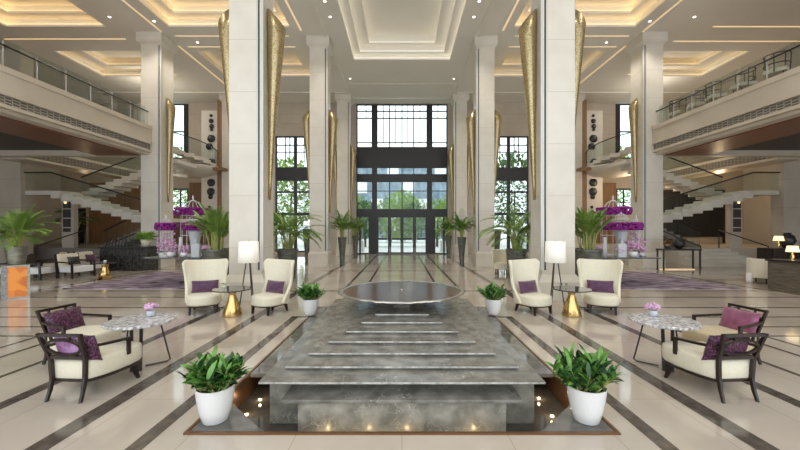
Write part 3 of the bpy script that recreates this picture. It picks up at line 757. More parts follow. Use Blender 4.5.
for s in (-1, 1):
    W = SIDE[s]; G = 'potted palms along the columns'
    t = thing('potted_palm', 'bushy palm in a grey planter beside the flower table and the front %s column' % W, 'potted palm', (s * 5.35, 10.1, 0), .4, G)
    planter_bowl(t, .38, 1.18); palm_parts(t, 11 + s, 1.12, 46, .78, .50, .8, (48, 88), ('palm', 'palm2'), .2, .22, 1.15)
    t = thing('potted_palm', 'wide spreading palm in a grey planter behind the %s inner wing chair' % W, 'potted palm', (s * 4.05, 12.4, 0), 1.2, G)
    planter_bowl(t, .36, 1.05); palm_parts(t, 21 + s, 1.0, 44, 1.15, .62, 1.0, (12, 84), ('palm', 'palm2'), .16, .30, 1.5)
    t = thing('potted_palm', 'small palm in a tall tapered urn in front of the rear %s aisle column' % W, 'potted palm', (s * 2.92, 17.1, 0), .3, G)
    planter_tall(t, .22, 1.35); palm_parts(t, 31 + s, 1.3, 30, .85, .45, .9, (30, 84), ('palm2', 'palm'), .08, .28, 1.4)
    t = thing('potted_palm', 'small palm in an urn beside the entrance doors on their %s' % W, 'potted palm', (s * 2.9, 21.8, 0), 2.3, G)
    planter_tall(t, .22, 1.35); palm_parts(t, 41 + s, 1.3, 28, .9, .45, .9, (30, 84), ('palm2', 'palm'), .08, .28, 1.4)
    t = thing('tall_urn', 'tall dark tapered urn half hidden behind the %s spreading palm' % W, 'urn', (s * 4.75, 17.6, 0)); planter_tall(t, .24, 1.75)

# ------------------------------------------------------------------ wing chairs
def wing_chair(loc, rot, label):
    t = thing('wing_chair', label, 'armchair', loc, rot, 'cream wing chairs by the front columns')
    b = MB(); b.sm = True; N = 32
    def ring(k, z, e=2.5):
        out = []
        for a in range(N):
            th = 2 * PI * a / N; c, s_ = math.cos(th), math.sin(th)
            out.append((k * .365 * abs(c) ** (2 / e) * (1 if c >= 0 else -1), .03 + k * .375 * abs(s_) ** (2 / e) * (1 if s_ >= 0 else -1), z))
        return out
    b.loft([ring(.93, .20), ring(.99, .215), ring(1.0, .25), ring(1.0, .35), ring(.985, .385), ring(.93, .41), ring(.75, .425), ring(.3, .43)]); b.build('seat', 'cream', t)
    # curved back shell with wings
    b = MB(); b.sm = True; nu, nv = 26, 18; gi = {}
    for j in range(nv + 1):
        v = j / nv
        for i in range(nu + 1):
            u = i / nu * 2 - 1
            ext = R(lerp(92, 78, sm(v * 1.1)))
            th = u * ext
            rx = lerp(.375, .47, v ** 1.2); ry = lerp(.36, .40, v)
            ztop = 1.17 + .045 * abs(u) ** 2 - .10 * max(0, (abs(u) - .8) / .2) ** 2
            zbot = .20 + .12 * max(0, abs(u) - .75)
            z = lerp(zbot, ztop, v)
            x = rx * math.sin(th); y = -ry * math.cos(th) - .03 - .10 * v
            pull = sm((abs(u) - .6) / .4)
            y -= pull * .17 * sm(1 - abs(v - .45) * 2.0) * .6          # wing front edge swoops back above the seat
            x += math.copysign(pull * .03 * v, u)
            gi[i, j] = b.pt((x, y, z))
    for j in range(nv):
        for i in range(nu): b.face((gi[i, j], gi[i + 1, j], gi[i + 1, j + 1], gi[i, j + 1]))
    o = b.build('backrest', 'cream', t, solid=.07)
    md = o.modifiers.new('bev', 'BEVEL'); md.width = .02; md.segments = 3; md.limit_method = 'ANGLE'; md.angle_limit = R(50)
    r = MB(); r.loft([ring(.9, .175), ring(.95, .20)]); r.build('base_frame', 'wood', t)
    for x, y, sx, sy in ((-.25, .27, -.2, .2), (.25, .27, .2, .2), (-.24, -.24, -.2, -.9), (.24, -.24, .2, -.9)):
        l = MB(); w0, w1 = .028, .018; ox, oy = sx * .06, sy * .06
        l.frustum((x + ox - w1, x + ox + w1, y + oy - w1, y + oy + w1), 0, (x - w0, x + w0, y - w0, y + w0), .185); l.build('leg', 'wood', t)
    return t
def pillow(loc, rx, rz, w, h, d, label, mats, name='cushion', group=None, two=False, cat='cushion'):
    o = None
    b = MB(); b.sm = True; n = 14; g = {}
    for side in (1, -1):
        b.cur = 0 if side > 0 or not two else 1
        for j in range(n + 1):
            for i in range(n + 1):
                u, v = i / n * 2 - 1, j / n * 2 - 1
                k = ((1 - abs(u) ** 2.6) * (1 - abs(v) ** 2.6)); th = d / 2 * max(0, k) ** .5
                pin = 1 - .05 * (1 - abs(u) ** 2) * abs(v) ; pin2 = 1 - .05 * (1 - abs(v) ** 2) * abs(u)
                g[i, j] = b.pt((u * w / 2 * pin2, side * th, v * h / 2 * pin))
        for j in range(n):
            for i in range(n):
                if two: b.cur = 1 if side < 0 and i < n * .68 else 0
                q = (g[i, j], g[i + 1, j], g[i + 1, j + 1], g[i, j + 1]); b.face(q if side < 0 else q[::-1])
    o = b.build(name, mats)
    o.location = loc; o.rotation_euler = (rx, 0, rz)
    return tag(o, label, cat, group)

def place_wing(x, y, face_deg, label, plabel):
    """face_deg: direction the chair faces, 0 = towards +Y"""
    rot = R(face_deg); t = wing_chair((x, y, 0), rot, label); t.scale = (.88, .9, .91)
    c = Vector((0, -.13, 0)); c.rotate(Matrix.Rotation(rot, 3, 'Z'))
    pillow((x + c.x, y + c.y, 0.515), R(14), rot, .52, .26, .15, plabel, ['purple'], group='purple cushions on the wing chairs')
place_wing(-4.19, 7.42, 202, 'cream wing chair facing forward, far left of the gold cone table on the left', 'purple cushion on the outer wing chair left of the fountain')
place_wing(-2.78, 7.38, 152, 'cream wing chair turned towards the lamp, nearest the fountain on its left', 'purple cushion on the wing chair beside the fountain, left side')
place_wing(2.76, 7.38, 208, 'cream wing chair turned towards the lamp, nearest the fountain on its right', 'purple cushion on the wing chair beside the fountain, right side')
place_wing(4.22, 7.42, 158, 'cream wing chair facing forward, far right of the gold cone table on the right', 'purple cushion on the outer wing chair right of the fountain')

# ------------------------------------------------------------------ gold cone tables, glasses, tripod lamps
def cone_table(x, y, label):
    t = thing('cone_table', label, 'side table', (x, y, 0), 0, 'gold cone side tables')
    b = MB(); b.sm = True
    b.lathe([(.185, 0), (.19, .012), (.155, .14), (.105, .30), (.066, .41), (.062, .435), (.085, .475), (.12, .51), (.12, .525)], 32); b.build('base', 'brass', t)
    b = MB(); b.lathe([(.365, .525), (.37, .53), (.37, .542), (.365, .547)], 40); b.build('table_top', 'dglass', t)
    return t
def tripod_lamp(x, y, label):
    t = thing('tripod_lamp', label, 'floor lamp', (x, y, 0), 0, 'tripod floor lamps')
    for k in range(3):
        a = R(90 + 120 * k); l = MB()
        l.tube([(.19 * math.cos(a), .19 * math.sin(a), 0), (.045 * math.cos(a), .045 * math.sin(a), 1.06)], [.012, .014], 8); l.build('leg', 'black', t)
    b = MB(); b.lathe([(.06, 1.02), (.06, 1.06), (.015, 1.07), (.015, 1.25)], 16); b.build('stem', 'black', t)
    s_ = MB(); s_.sm = True; s_.lathe([(.222, 1.0), (.205, 1.47)], 32)
    s_.f = s_.f[:-2]; s_.mi = s_.mi[:-2]; s_.smooth = s_.smooth[:-2]
    s_.build('lamp_shade', 'shade', t, solid=.006)
    f = MB(); f.lathe([(.01, 1.25), (.01, 1.5), (.004, 1.51)], 8); f.box(-.2, .2, -.005, .005, 1.44, 1.45); f.build('finial', 'brass', t)
    li = bpy.data.lights.new('lamp_bulb', 'POINT'); li.energy = 9; li.color = (1, .82, .55); li.shadow_soft_size = .04
    lo = bpy.data.objects.new('lamp_bulb', li); C.objects.link(lo); lo.location = (x, y, 1.28)
for s in (-1, 1):
    W = SIDE[s]
    cone_table(s * 3.43, 7.08, 'gold cone table with smoked glass top between the %s pair of wing chairs' % W)
    tripod_lamp(s * 3.47, 7.92, 'tripod floor lamp with white drum shade before the front %s column' % W)
    for k, (dx, dy) in enumerate(((-.20, .02), (-.13, -.05))):
        b = MB(); b.sm = True; b.lathe([(.026, 0), (.006, .006), (.006, .05), (.028, .075), (.032, .11), (.028, .11), (.024, .078)], 16)
        o = b.build('glass_cup', 'glass'); o.location = (s * 3.43 + dx, 7.08 + dy, .547)
        tag(o, 'small clear glass cup on the gold cone table, %s side' % W, 'glass', 'glass cups on the %s cone table' % W)

# ------------------------------------------------------------------ armchairs
def arm_chair(loc, rot, label, seatmat='cream'):
    t = thing('open_armchair', label, 'armchair', loc, rot, 'dark framed armchairs round the marble tables')
    # outline of the seat, front = +y
    half = [(.17, -.30), (.205, -.285), (.25, -.19), (.285, -.05), (.30, .10), (.29, .23), (.255, .31), (.15, .345)]
    out = half + [(0, .352)] + [(-x, y) for x, y in half[::-1]]
    b = MB()
    def rg(k, z): return [(x * k, y * k, z) for x, y in out]
    b.sm = True
    b.loft([rg(.97, .205), rg(1.0, .22), rg(1.005, .30), rg(1.0, .375), rg(.97, .395), rg(.85, .405), rg(.4, .408)]); b.build('seat', seatmat, t)
    f = MB(); f.loft([rg(.985, .175), rg(1.012, .18), rg(1.012, .205), rg(.985, .208)]); f.build('seat_rail', 'wood', t)
    for x in (-1, 1):
        l = MB(); l.loft([[(x * a + dx, y + dy, z) for dx, dy in ((-w, -w), (w, -w), (w, w), (-w, w))] for a, y, z, w in ((.270, .24, 0, .014), (.255, .225, .06, .018), (.25, .215, .19, .026))])
        l.build('leg', 'wood', t)
        l = MB(); l.loft([[(x * a + dx, y + dy, z) for dx, dy in ((-w, -w * 1.2), (w, -w * 1.2), (w, w * 1.2), (-w, w * 1.2))] for a, y, z, w in ((.185, -.37, 0, .011), (.18, -.34, .10, .013), (.18, -.318, .22, .015), (.19, -.325, .42, .015), (.225, -.415, .705, .014))])
        l.build('rear_post', 'wood', t)
        a = MB()
        a.path_bar([(x * .21, -.365, .555), (x * .26, -.2, .54), (x * .29, -.05, .53), (x * .302, .05, .525), (x * .302, .085, .525)], .038, .024)
        a.bar((x * .303, .07, .525), (x * .303, .07, .34), .026, .038)
        a.build('armrest', 'wood', t)
    k = MB()
    def yb(z): return -.325 - (z - .42) * .316
    k.bar((-.24, yb(.69), .69), (.24, yb(.69), .69), .028, .03); k.bar((-.195, yb(.44), .44), (.195, yb(.44), .44), .026, .035)
    k.build('back_rail', 'wood', t)
    r = MB(); pts = []
    for q in range(36):
        th = 2 * PI * q / 36; cz = .555; z = cz + .085 * math.sin(th); pts.append((.185 * math.cos(th), yb(z), z))
    nr = Vector((0, 1, .316))
    r.path_bar(pts, .026, .024, True, nr)
    for x in (-.1, .1):
        r.bar((x, yb(.65), .64), (x, yb(.69), .69), .02, .02); r.bar((x, yb(.46), .467), (x, yb(.43), .43), .02, .02)
    for x in (-1, 1): r.bar((x * .185, yb(.555), .555), (x * .205, yb(.555), .555), .02, .022)
    r.build('back_oval', 'wood', t)
    return t
def place_arm(x, y, face, label, plabel, mats, seat='cream', off=0.0, tilt=17, two=False):
    rot = R(face); arm_chair((x, y, 0), rot, label, seat)
    c = Vector((off, -.275, 0)); c.rotate(Matrix.Rotation(rot, 3, 'Z'))
    pillow((x + c.x, y + c.y, .525), R(tilt), rot, .47, .30, .13, plabel, mats, group='purple cushions on the dark framed armchairs', two=two)
place_arm(-3.39, 3.90, -4, 'dark framed cream armchair nearest the camera on the left, seen from behind', 'lilac backed sequin cushion on the nearest left armchair', ['sequin', 'lilac'], two=True, off=.055)
place_arm(-4.24, 4.66, -97, 'dark framed cream armchair left of the marble table, facing right', 'dark purple sequin cushion on the armchair at the far left', ['sequin'])
place_arm(3.39, 3.90, 4, 'dark framed cream armchair nearest the camera on the right, seen from behind', 'dark purple sequin cushion on the nearest right armchair', ['sequin'], off=-.055)
place_arm(4.24, 4.66, 97, 'dark framed tan armchair right of the marble table, facing left', 'plum satin cushion on the tan armchair at the far right', ['plum'], seat='cream2')

# ------------------------------------------------------------------ marble tables + flowers
def marble_table(x, y, label, rot):
    t = thing('marble_table', label, 'table', (x, y, 0), rot, 'round black and white marble tables')
    b = MB(); b.sm = False
    b.lathe([(.368, .572), (.377, .58), (.377, .602), (.368, .607)], 56); b.build('table_top', 'tmarble', t)
    for k in range(3):
        a = R(90 + 120 * k); l = MB()
        c, s_ = math.cos(a), math.sin(a); px, py = -s_, c
        # bent flat bar loop
        P = lambda r, q, z: (c * r + px * q, s_ * r + py * q, z)
        if k == 0:
            l.path_bar([P(.10, -.055, .57), P(.11, -.045, .02)], .035, .014, False, (c, s_, 0)); l.path_bar([P(.10, .055, .57), P(.11, .045, .02)], .035, .014, False, (c, s_, 0))
            l.bar(P(.11, -.06, .012), P(.11, .06, .012), .04, .02)
        else:
            l.tube([P(.20, 0, .57), P(.30, 0, .10), P(.315, 0, .035), P(.28, 0, .012), P(.05, 0, .012)], .010, 8)
        l.build('leg', 'black', t)
    l = MB(); l.lathe([(.06, .55), (.24, .56), (.24, .573)], 24); l.build('top_plate', 'black', t)
    return t
for s in (-1, 1):
    W = SIDE[s]
    marble_table(s * 3.30, 4.42, 'round black and white marble table between the two armchairs on the %s' % W, R(180) + s * R(-12))
    fx, fy = s * 3.30 , 4.60
    t = thing('flower_vase', 'small pot of pink flowers on the %s marble table' % W, 'flowers', (fx, fy, .607), 0, 'pink flower pots on the marble tables')
    b = MB(); b.sm = True; b.lathe([(.042, 0), (.05, .01), (.052, .075), (.046, .078), (.043, .02)], 18); b.build('vase', 'greyvase', t)
    b = MB(); b.sm = True; rr = random.Random(5 + s)
    for k in range(34):
        th = rr.uniform(0, 2 * PI); r = .082 * math.sqrt(rr.random()); b.blob((r * math.cos(th), r * math.sin(th), .115 + .035 * (1 - (r / .082) ** 2) + rr.uniform(-.015, .015)), .02, .02, .018, 7, 4, .15, rr)
    b.build('flower', 'flowerk', t)

# ------------------------------------------------------------------ rugs
for s in (-1, 1):
    b = MB(); a, c = sorted((s * 5.85, s * 9.9)); b.box(a, c, 10.2, 14.2, .0, .02)
    tag(b.build('rug', 'rugl'), 'large purple rug under the flower table on the %s' % SIDE[s], 'rug', 'purple rugs')

# ------------------------------------------------------------------ flower display tables
def flower_display(s):
    W = SIDE[s]; D = 11.5; zt = .86
    P = lambda px: s * (CX - px) / FPX * D * -1 if False else s * abs((px - CX) / FPX * D)
    X = lambda px: s * ((CX - px) / FPX * D)           # px given for the left display, mirrored for the right
    cx = (X(157) + X(212)) / 2
    t = thing('display_table', 'dark glass display table covered with flowers and cages, %s side' % W, 'table', (cx, D, 0))
    b = MB(); b.box(-.92, .92, -.62, .62, .82, .86); b.build('table_top', 'dglass', t, bevel=.006)
    xo = -s * .38
    l = MB(); l.box(xo - .12, xo + .12, -.3, .3, .07, .82); l.build('pedestal', 'black', t)
    l = MB(); l.box(xo - .3, xo + .3, -.4, .4, .02, .07); l.build('base_plate', 'dglass', t)
    XD = lambda px, dy: X(px) * (D + dy) / D
    def cage(px, dy, h, r, lab, ring_z, ring_r, rlab, base=0.0):
        x = XD(px, dy); y = D + dy
        c = thing('bird_cage', lab, 'bird cage', (x, y, zt + base), 0, 'white dome cages on the %s flower table' % W)
        q = MB()
        for k in range(12):
            a = 2 * PI * k / 12
            q.tube([(r * math.cos(a), r * math.sin(a), .02), (r * math.cos(a), r * math.sin(a), h * .66), (r * .85 * math.cos(a), r * .85 * math.sin(a), h * .78), (r * .5 * math.cos(a), r * .5 * math.sin(a), h * .87), (.01 * math.cos(a), .01 * math.sin(a), h * .92)], .006, 5)
        q.build('bars', 'white', c)
        q = MB(); q.lathe([(r + .02, 0), (r + .02, .03), (r, .035)], 24)
        for z in (.33, .66): q.tube([((r + .002) * math.cos(2 * PI * k / 24), (r + .002) * math.sin(2 * PI * k / 24), h * z) for k in range(24)], .008, 5, True)
        q.build('base', 'white', c)
        q = MB(); q.sm = True; q.lathe([(.03, h * .9), (.012, h * .93), (.03, h * .95), (.012, h * .975), (.004, h)], 10); q.build('finial', 'white', c)
        rr = random.Random(int(px)); w = MB(); w.sm = True
        for k in range(420):
            a = rr.uniform(0, 2 * PI); b_ = rr.uniform(0, 2 * PI); R2 = ring_r + .085 * math.cos(b_)
            w.blob((R2 * math.cos(a), R2 * math.sin(a), .115 * max(-.8, min(.8, 1.4 * math.sin(b_)))), .046, .046, .045, 6, 4, .2, rr)
        o = w.build('flower_wreath', 'flowerp'); o.location = (x, y, zt + base + ring_z)
        tag(o, rlab, 'flower wreath', 'magenta flower wreaths on the %s table' % W)
    if s < 0:
        cage(193, .40, 2.05, .36, 'tallest white dome cage at the back of the left flower table', 1.48, .46, 'largest magenta flower wreath, round the tallest cage on the left table')
        cage(166, .0, 1.36, .17, 'slim white cage at the left end of the left flower table', .97, .20, 'magenta wreath round the cage at the left end of the left table')
        cage(195, -.15, .53, .19, 'white domed cage standing on the pale grey urn, left flower table', .13, .26, 'magenta wreath in front, below the largest one on the left table', .842)
    else:
        cage(191, .40, 2.05, .36, 'tallest white dome cage at the back of the right flower table', 1.50, .44, 'largest magenta flower wreath, round the tallest cage on the right table')
        cage(183, -.15, .60, .19, 'white domed cage standing on the pale grey urn, right flower table', .14, .42, 'magenta wreath in front, below the largest one on the right table', .842)
        cage(168, .05, 1.36, .10, 'slim white cage at the right end of the right flower table', .98, .10, 'small magenta wreath at the right end of the right table')
    def vase(px, dy, prof, mat, lab, nm='vase'):
        q = MB(); q.sm = True; q.lathe(prof, 20); o = q.build(nm, mat); o.location = (XD(px, dy), D + dy, zt); tag(o, lab, 'vase', 'vases on the %s flower table' % W)
    k = 1 if s < 0 else 1
    # flask
    q = MB(); q.box(-.13, .13, -.06, .06, 0, .43); q.frustum((-.13, .13, -.06, .06), .40, (-.035, .035, -.035, .035), .45); q.box(-.035, .035, -.035, .035, .45, .55); q.box(-.05, .05, -.05, .05, .55, .58)
    o = q.build('flask_vase', 'greyvase', bevel=.012); o.location = (XD(196 if s < 0 else 182.5, -.5), D - .5, zt); tag(o, 'square shouldered pale grey flask at the front of the %s flower table' % W, 'vase')
    vase(195 if s < 0 else 183, -.15, [(.10, 0), (.12, .02), (.14, .45), (.19, .74), (.23, .84), (.02, .84)], 'greyvase', 'flared pale grey urn on the %s flower table' % W, 'urn')
    vase(180.5 if s < 0 else 199, .1, [(.05, 0), (.06, .02), (.07, .3), (.045, .45), (.05, .62), (.04, .62)], 'white', 'tall white bottle vase on the %s flower table' % W, 'bottle_vase')
    def pot(px, dy, r, lab, fr, fz, seed, stemmed=False):
        c = thing('flower_pot', lab, 'flowers', (XD(px, dy), D + dy, zt), 0, 'white bowls of pink flowers on the %s table' % W)
        q = MB(); q.sm = True; q.lathe([(r * .6, 0), (r, r * .5), (r, r * 1.1), (r * .8, r * 1.35), (r * .7, r * 1.35)], 18); q.build('pot', 'whitepot', c)
        rr = random.Random(seed); q = MB(); q.sm = True
        for k in range(60):
            a = rr.uniform(0, 2 * PI); rd = fr * math.sqrt(rr.random())
            q.blob((rd * math.cos(a), rd * math.sin(a), r * 1.35 + fz * rr.random()), .035, .035, .03, 6, 4, .25, rr)
        q.build('flower', 'flowerk', c)
        q = MB(); 
        for k in range(14):
            a = rr.uniform(0, 2 * PI); q.leaf((0, 0, r * 1.2), (math.cos(a), math.sin(a), .8), .2, .04, .8)
        q.build('foliage', 'palm', c)
    spots = ((162, -.1, .09, 'small white bowl of pink orchids at the outer end of the %s flower table', .13, .38, 1), (171, -.42, .13, 'biggest white bowl of pink flowers at the front of the %s flower table', .17, .26, 2),
             (184, -.45, .11, 'white bowl of bright pink flowers at the middle front of the %s flower table', .12, .18, 3), (206, -.4, .10, 'white bowl of pink flowers nearest the column on the %s flower table', .12, .18, 4),
             (170, .18, .10, 'white bowl of tall pink blooms at the back of the %s flower table', .16, .50, 5))
    for px, dy, r, lab, fr, fz, sd in spots: pot(px, dy, r, lab % W, fr, fz * 1.25, sd + (0 if s < 0 else 10))
for s in (-1, 1): flower_display(s)

# ------------------------------------------------------------------ black-disc art panels at the back
for s in (-1, 1):
    W = SIDE[s]
    t = thing('wall_panel', 'tall white panel with black round discs at the back, %s side' % W, 'wall art', (s * 12.75, 23.2, 0), 0)
    b = MB(); b.box(-.55, .55, 0, .1, 2.0, 9.6); b.build('panel', 'artwhite', t)
    b = MB(); b.box(-.85 if s > 0 else .55, -.55 if s > 0 else .85, -.1, .3, 0, 10.3); b.build('side_frame', 'brown', t)
    rr = random.Random(8)
    z = 2.5
    k = 0
    while z < 9.3:
        r = rr.choice((.10, .16, .24, .27)); x = -s * .1 + rr.uniform(-.12, .12)
        d = MB(); d.sm = True; d.blob((x, -.04, z), r, .07, r, 14, 7); d.build('disc', 'black', t)
        z += r * 2.2 + rr.choice((0, .0, .45)); k += 1

# ------------------------------------------------------------------ left background lounge
def lounge_chair(loc, rot, label, seat='white', frame='wood', back='cream', group='small lounge chairs in the left background'):
    t = thing('lounge_chair', label, 'armchair', loc, rot, group)
    b = MB(); b.box(-.34, .34, -.30, .36, .20, .42); b.build('seat', seat, t, bevel=.03)
    b = MB(); b.loft([[(-.34, -.30, .3), (.34, -.30, .3), (.34, -.20, .3), (-.34, -.20, .3)], [(-.34, -.44, .85), (.34, -.44, .85), (.34, -.36, .85), (-.34, -.36, .85)]]); b.build('backrest', back, t, bevel=.03)
    for x in (-1, 1):
        b = MB(); b.bar((x * .38, -.36, .58), (x * .38, .34, .55), .06, .04); b.bar((x * .38, .32, .55), (x * .38, .34, 0), .05, .05); b.build('armrest', frame, t)
        b = MB(); b.bar((x * .36, -.42, .86), (x * .36, -.33, 0), .05, .05); b.build('leg', frame, t)
    return t
def FP(px, py): D = FPX * H / (py - CY); return ((px - CX) / FPX * D, D)
x, y = FP(76, 277); lounge_chair((x, y, 0), R(-100), 'white lounge chair with dark frame nearest the rug, left background')
pillow((x - .12, y + .05, .60), R(14), R(-100), .42, .3, .13, 'dark grey cushion on the white lounge chair nearest the rug', ['wicker'])
x, y = FP(93, 273); lounge_chair((x, y, 0), R(-95), 'white lounge chair with purple cushion beside the gold hourglass table')
pillow((x - .12, y + .04, .60), R(14), R(-95), .42, .3, .13, 'purple cushion on the lounge chair by the gold hourglass table', ['purple'])
x, y = FP(50, 275); lounge_chair((x, y, 0), R(150), 'brown framed lounge chair with beige back, behind the white ones', 'cream', 'wood', 'cream2')
x, y = FP(38, 279); lounge_chair((x, y, 0), R(-80), 'dark lounge chair with white seat next to the pedestal palm', 'white', 'wood', 'wood')
x, y = FP(8, 279); lounge_chair((x, y, 0), R(90), 'cream backed chair half hidden behind the onyx pedestal', 'white', 'wood', 'cream')
x, y = FP(105, 279)
t = thing('hourglass_table', 'gold hourglass side table by the white lounge chairs', 'side table', (x, y, 0))
b = MB(); b.sm = True; b.lathe([(.22, 0), (.13, .25), (.09, .4), (.10, .5), (.13, .54)], 24); b.build('base', 'brass', t)
b = MB(); b.lathe([(.33, .54), (.33, .57)], 28); b.build('table_top', 'dglass', t)
b = MB(); b.sm = True; b.lathe([(.04, 0), (.05, .08), (.03, .09)], 12); o = b.build('tea_light_holder', 'white'); o.location = (x, y, .57); tag(o, 'white candle holder on the gold hourglass table', 'candle holder')
# woven bar counter
t = thing('bar_counter', 'long black woven bar counter in front of the left balcony column', 'counter', (-11.7, 15.0, 0))
b = MB(); b.box(-.98, .98, -.3, .4, .0, .93); b.build('body', 'wicker', t, bevel=.02)
b = MB(); b.box(-1.04, 1.04, -.36, .46, .93, 1.0); b.build('worktop', 'black', t)
for k in range(7):
    b = MB(); b.box(-.98 + k * .28, -.98 + k * .28 + .26, -.335, -.3, .12, .88); b.build('front_panel', 'wicker', t, bevel=.015)
t = thing('potted_plant', 'round green potted plant on the right end of the black woven counter', 'potted plant', (-10.98, 15.0, 1.0))
b = MB(); b.sm = True; b.lathe([(.14, 0), (.2, .3), (.18, .3)], 18); b.build('pot', 'cream', t)
b = MB(); rr = random.Random(12)
for k in range(150):
    a = rr.uniform(0, 2 * PI); b.leaf((.08 * math.cos(a), .08 * math.sin(a), .3), (math.cos(a), math.sin(a), rr.uniform(.1, 2.5)), rr.uniform(.25, .5), .07, .8)
b.build('foliage', 'palm', t)
for k, xx in enumerate((-12.45, -12.05, -11.62)):
    t = thing('wire_stand', 'small dark wire stand on the black woven counter, %s' % ('left end', 'middle', 'beside the potted plant')[k], 'stand', (xx, 15.05, 1.0), 0)
    b = MB()
    for q in range(4): b.tube([(-.2 + q * .13, -.1, 0), (-.2 + q * .13, 0, .3 + .05 * q)], .015, 5)
    b.build('frame', 'black', t)
    b = MB(); b.box(-.24, .24, -.12, .12, .0, .03); b.build('base', 'black', t)
# onyx pedestal with palm
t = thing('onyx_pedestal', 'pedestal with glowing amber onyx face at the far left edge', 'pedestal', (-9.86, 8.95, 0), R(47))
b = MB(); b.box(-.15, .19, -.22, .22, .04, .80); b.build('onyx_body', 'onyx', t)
b = MB(); b.box(-.25, -.15, -.24, .24, 0, .84); b.build('stone_slab', 'rough', t)
b = MB(); b.box(.19, .24, -.24, .24, 0, .84); b.box(-.15, .19, -.24, .24, .80, .84); b.box(-.15, .19, -.235, .235, 0, .04); b.build('frame', 'bucket', t)
t = thing('potted_palm', 'bright palm in a pewter bucket on the amber pedestal, far left', 'potted palm', (-9.86, 8.95, .84))
planter_bowl(t, .215, .46, 'bucket'); palm_parts(t, 77, .42, 38, .78, .35, 1.0, (10, 84), ('palm', 'palm'), .10, .24, 1.3)

# ------------------------------------------------------------------ right background
t = thing('console_table', 'slim dark console table with lit base beside the right balcony column', 'table', (11.85, 15.0, 0))
b = MB(); b.box(-.82, .82, -.22, .22, .84, .90); b.build('table_top', 'black', t)
for dx in (-.77, .77):
    for dy in (-.18, .18):
        b = MB(); b.box(dx - .025, dx + .025, dy - .025, dy + .025, 0, .84); b.build('leg', 'black', t)
b = MB(); b.box(-.7, .7, .0, .15, .0, .03); b.build('light_strip', 'led2', t)
b = MB(); b.sm = True; b.lathe([(.08, 0), (.22, .14), (.24, .28), (.12, .42), (.09, .46), (.14, .5), (.1, .52)], 20); o = b.build('urn', 'black'); o.location = (11.87, 15.0, .9); tag(o, 'black round urn on the dark console table', 'urn')
t = thing('ring_sculpture', 'small ring sculpture left of the black urn on the console', 'sculpture', (11.38, 15.0, .9))
b = MB(); b.tube([(.15 * math.cos(2 * PI * k / 20), 0, .22 + .13 * math.sin(2 * PI * k / 20)) for k in range(20)], .04, 8, True); b.build('ring', 'bronze', t)
b = MB(); b.box(-.1, .1, -.07, .07, 0, .06); b.build('foot', 'black', t)
# statue head (dark bust) is an urn shape on the podium; reception desk on the right edge
t = thing('reception_desk', 'layered brown stone desk at the right edge', 'desk', (11.55, 9.6, 0))
b = MB(); b.box(-1.05, 1.6, -.75, .45, 0, .84); b.build('body', 'counter', t)
b = MB(); b.box(-1.09, 1.64, -.79, .49, .84, .89); b.build('worktop', 'black', t)
def table_lamp(loc, lab, sc=1.0):
    t = thing('table_lamp', lab, 'table lamp', loc, 0, 'lit table lamps on the right'); t.scale = (sc,) * 3
    b = MB(); b.sm = True; b.lathe([(.09, 0), (.09, .02), (.03, .05), (.06, .14), (.03, .24), (.012, .27), (.012, .36)], 16); b.build('base', 'brass', t)
    b = MB(); b.sm = True; b.lathe([(.17, .3), (.13, .5)], 24); b.f = b.f[:-2]; b.mi = b.mi[:-2]; b.smooth = b.smooth[:-2]; b.build('lamp_shade', 'shadewarm', t, solid=.005)
table_lamp((10.6, 9.5, .89), 'lit table lamp on the stone desk at the right edge', .8)
t = thing('side_cabinet', 'dark cabinet carrying a lit lamp behind the stone desk', 'cabinet', (14.9, 13.8, 0))
b = MB(); b.box(-.6, .6, -.3, .3, 0, 1.0); b.build('body', 'wood', t)
for dx in (-.3, .3):
    b = MB(); b.box(dx - .27, dx + .27, -.33, -.3, .06, .94); d = b.build('door', 'wood', t, bevel=.01)
    q = MB(); q.tube([(dx - .1 * (1 if dx < 0 else -1), -.36, .5), (dx - .1 * (1 if dx < 0 else -1), -.36, .62)], .012); q.build('handle', 'brass', d)
table_lamp((14.85, 13.8, 1.0), 'lit table lamp on the dark cabinet further back', .95)
b = MB(); b.sm = True; b.lathe([(.12, 0), (.16, .05), (.26, .3), (.2, .48), (.1, .55), (.13, .6)], 20); o = b.build('urn', 'black'); o.location = (15.25, 13.85, 1.0); tag(o, 'dark vase beside the lamp on the dark cabinet', 'urn')
x, y = FP(761, 283)
t = thing('desk_chair', 'cream tub chair beside the stone desk at the right', 'armchair', (x, y, 0), R(-60))
b = MB(); b.sm = True
out = [(.34 * math.sin(R(a)), -.34 * math.cos(R(a))) for a in range(-120, 121, 12)]
inn = [(.26 * math.sin(R(a)), -.26 * math.cos(R(a))) for a in range(120, -121, -12)]
b.sm = False; b.prism((out + inn), .18, .80); b.build('backrest', 'cream', t, bevel=.02)
b = MB(); b.lathe([(.26, .2), (.27, .22), (.27, .42), (.2, .45)], 24); b.build('seat', 'cream', t)
for a in (45, 135, 225, 315):
    b = MB(); b.tube([(.24 * math.cos(R(a)), .24 * math.sin(R(a)), 0), (.22 * math.cos(R(a)), .22 * math.sin(R(a)), .2)], .02); b.build('leg', 'wood', t)
# second white pot next to it
b = MB(); b.sm = True; b.lathe([(.07, 0), (.09, .1), (.08, .3), (.05, .32)], 16); o = b.build('floor_vase', 'whitepot'); x2, y2 = FP(752.5, 283); o.location = (x2 - .1, y2, 0); tag(o, 'small white floor vase beside the cream tub chair', 'vase')

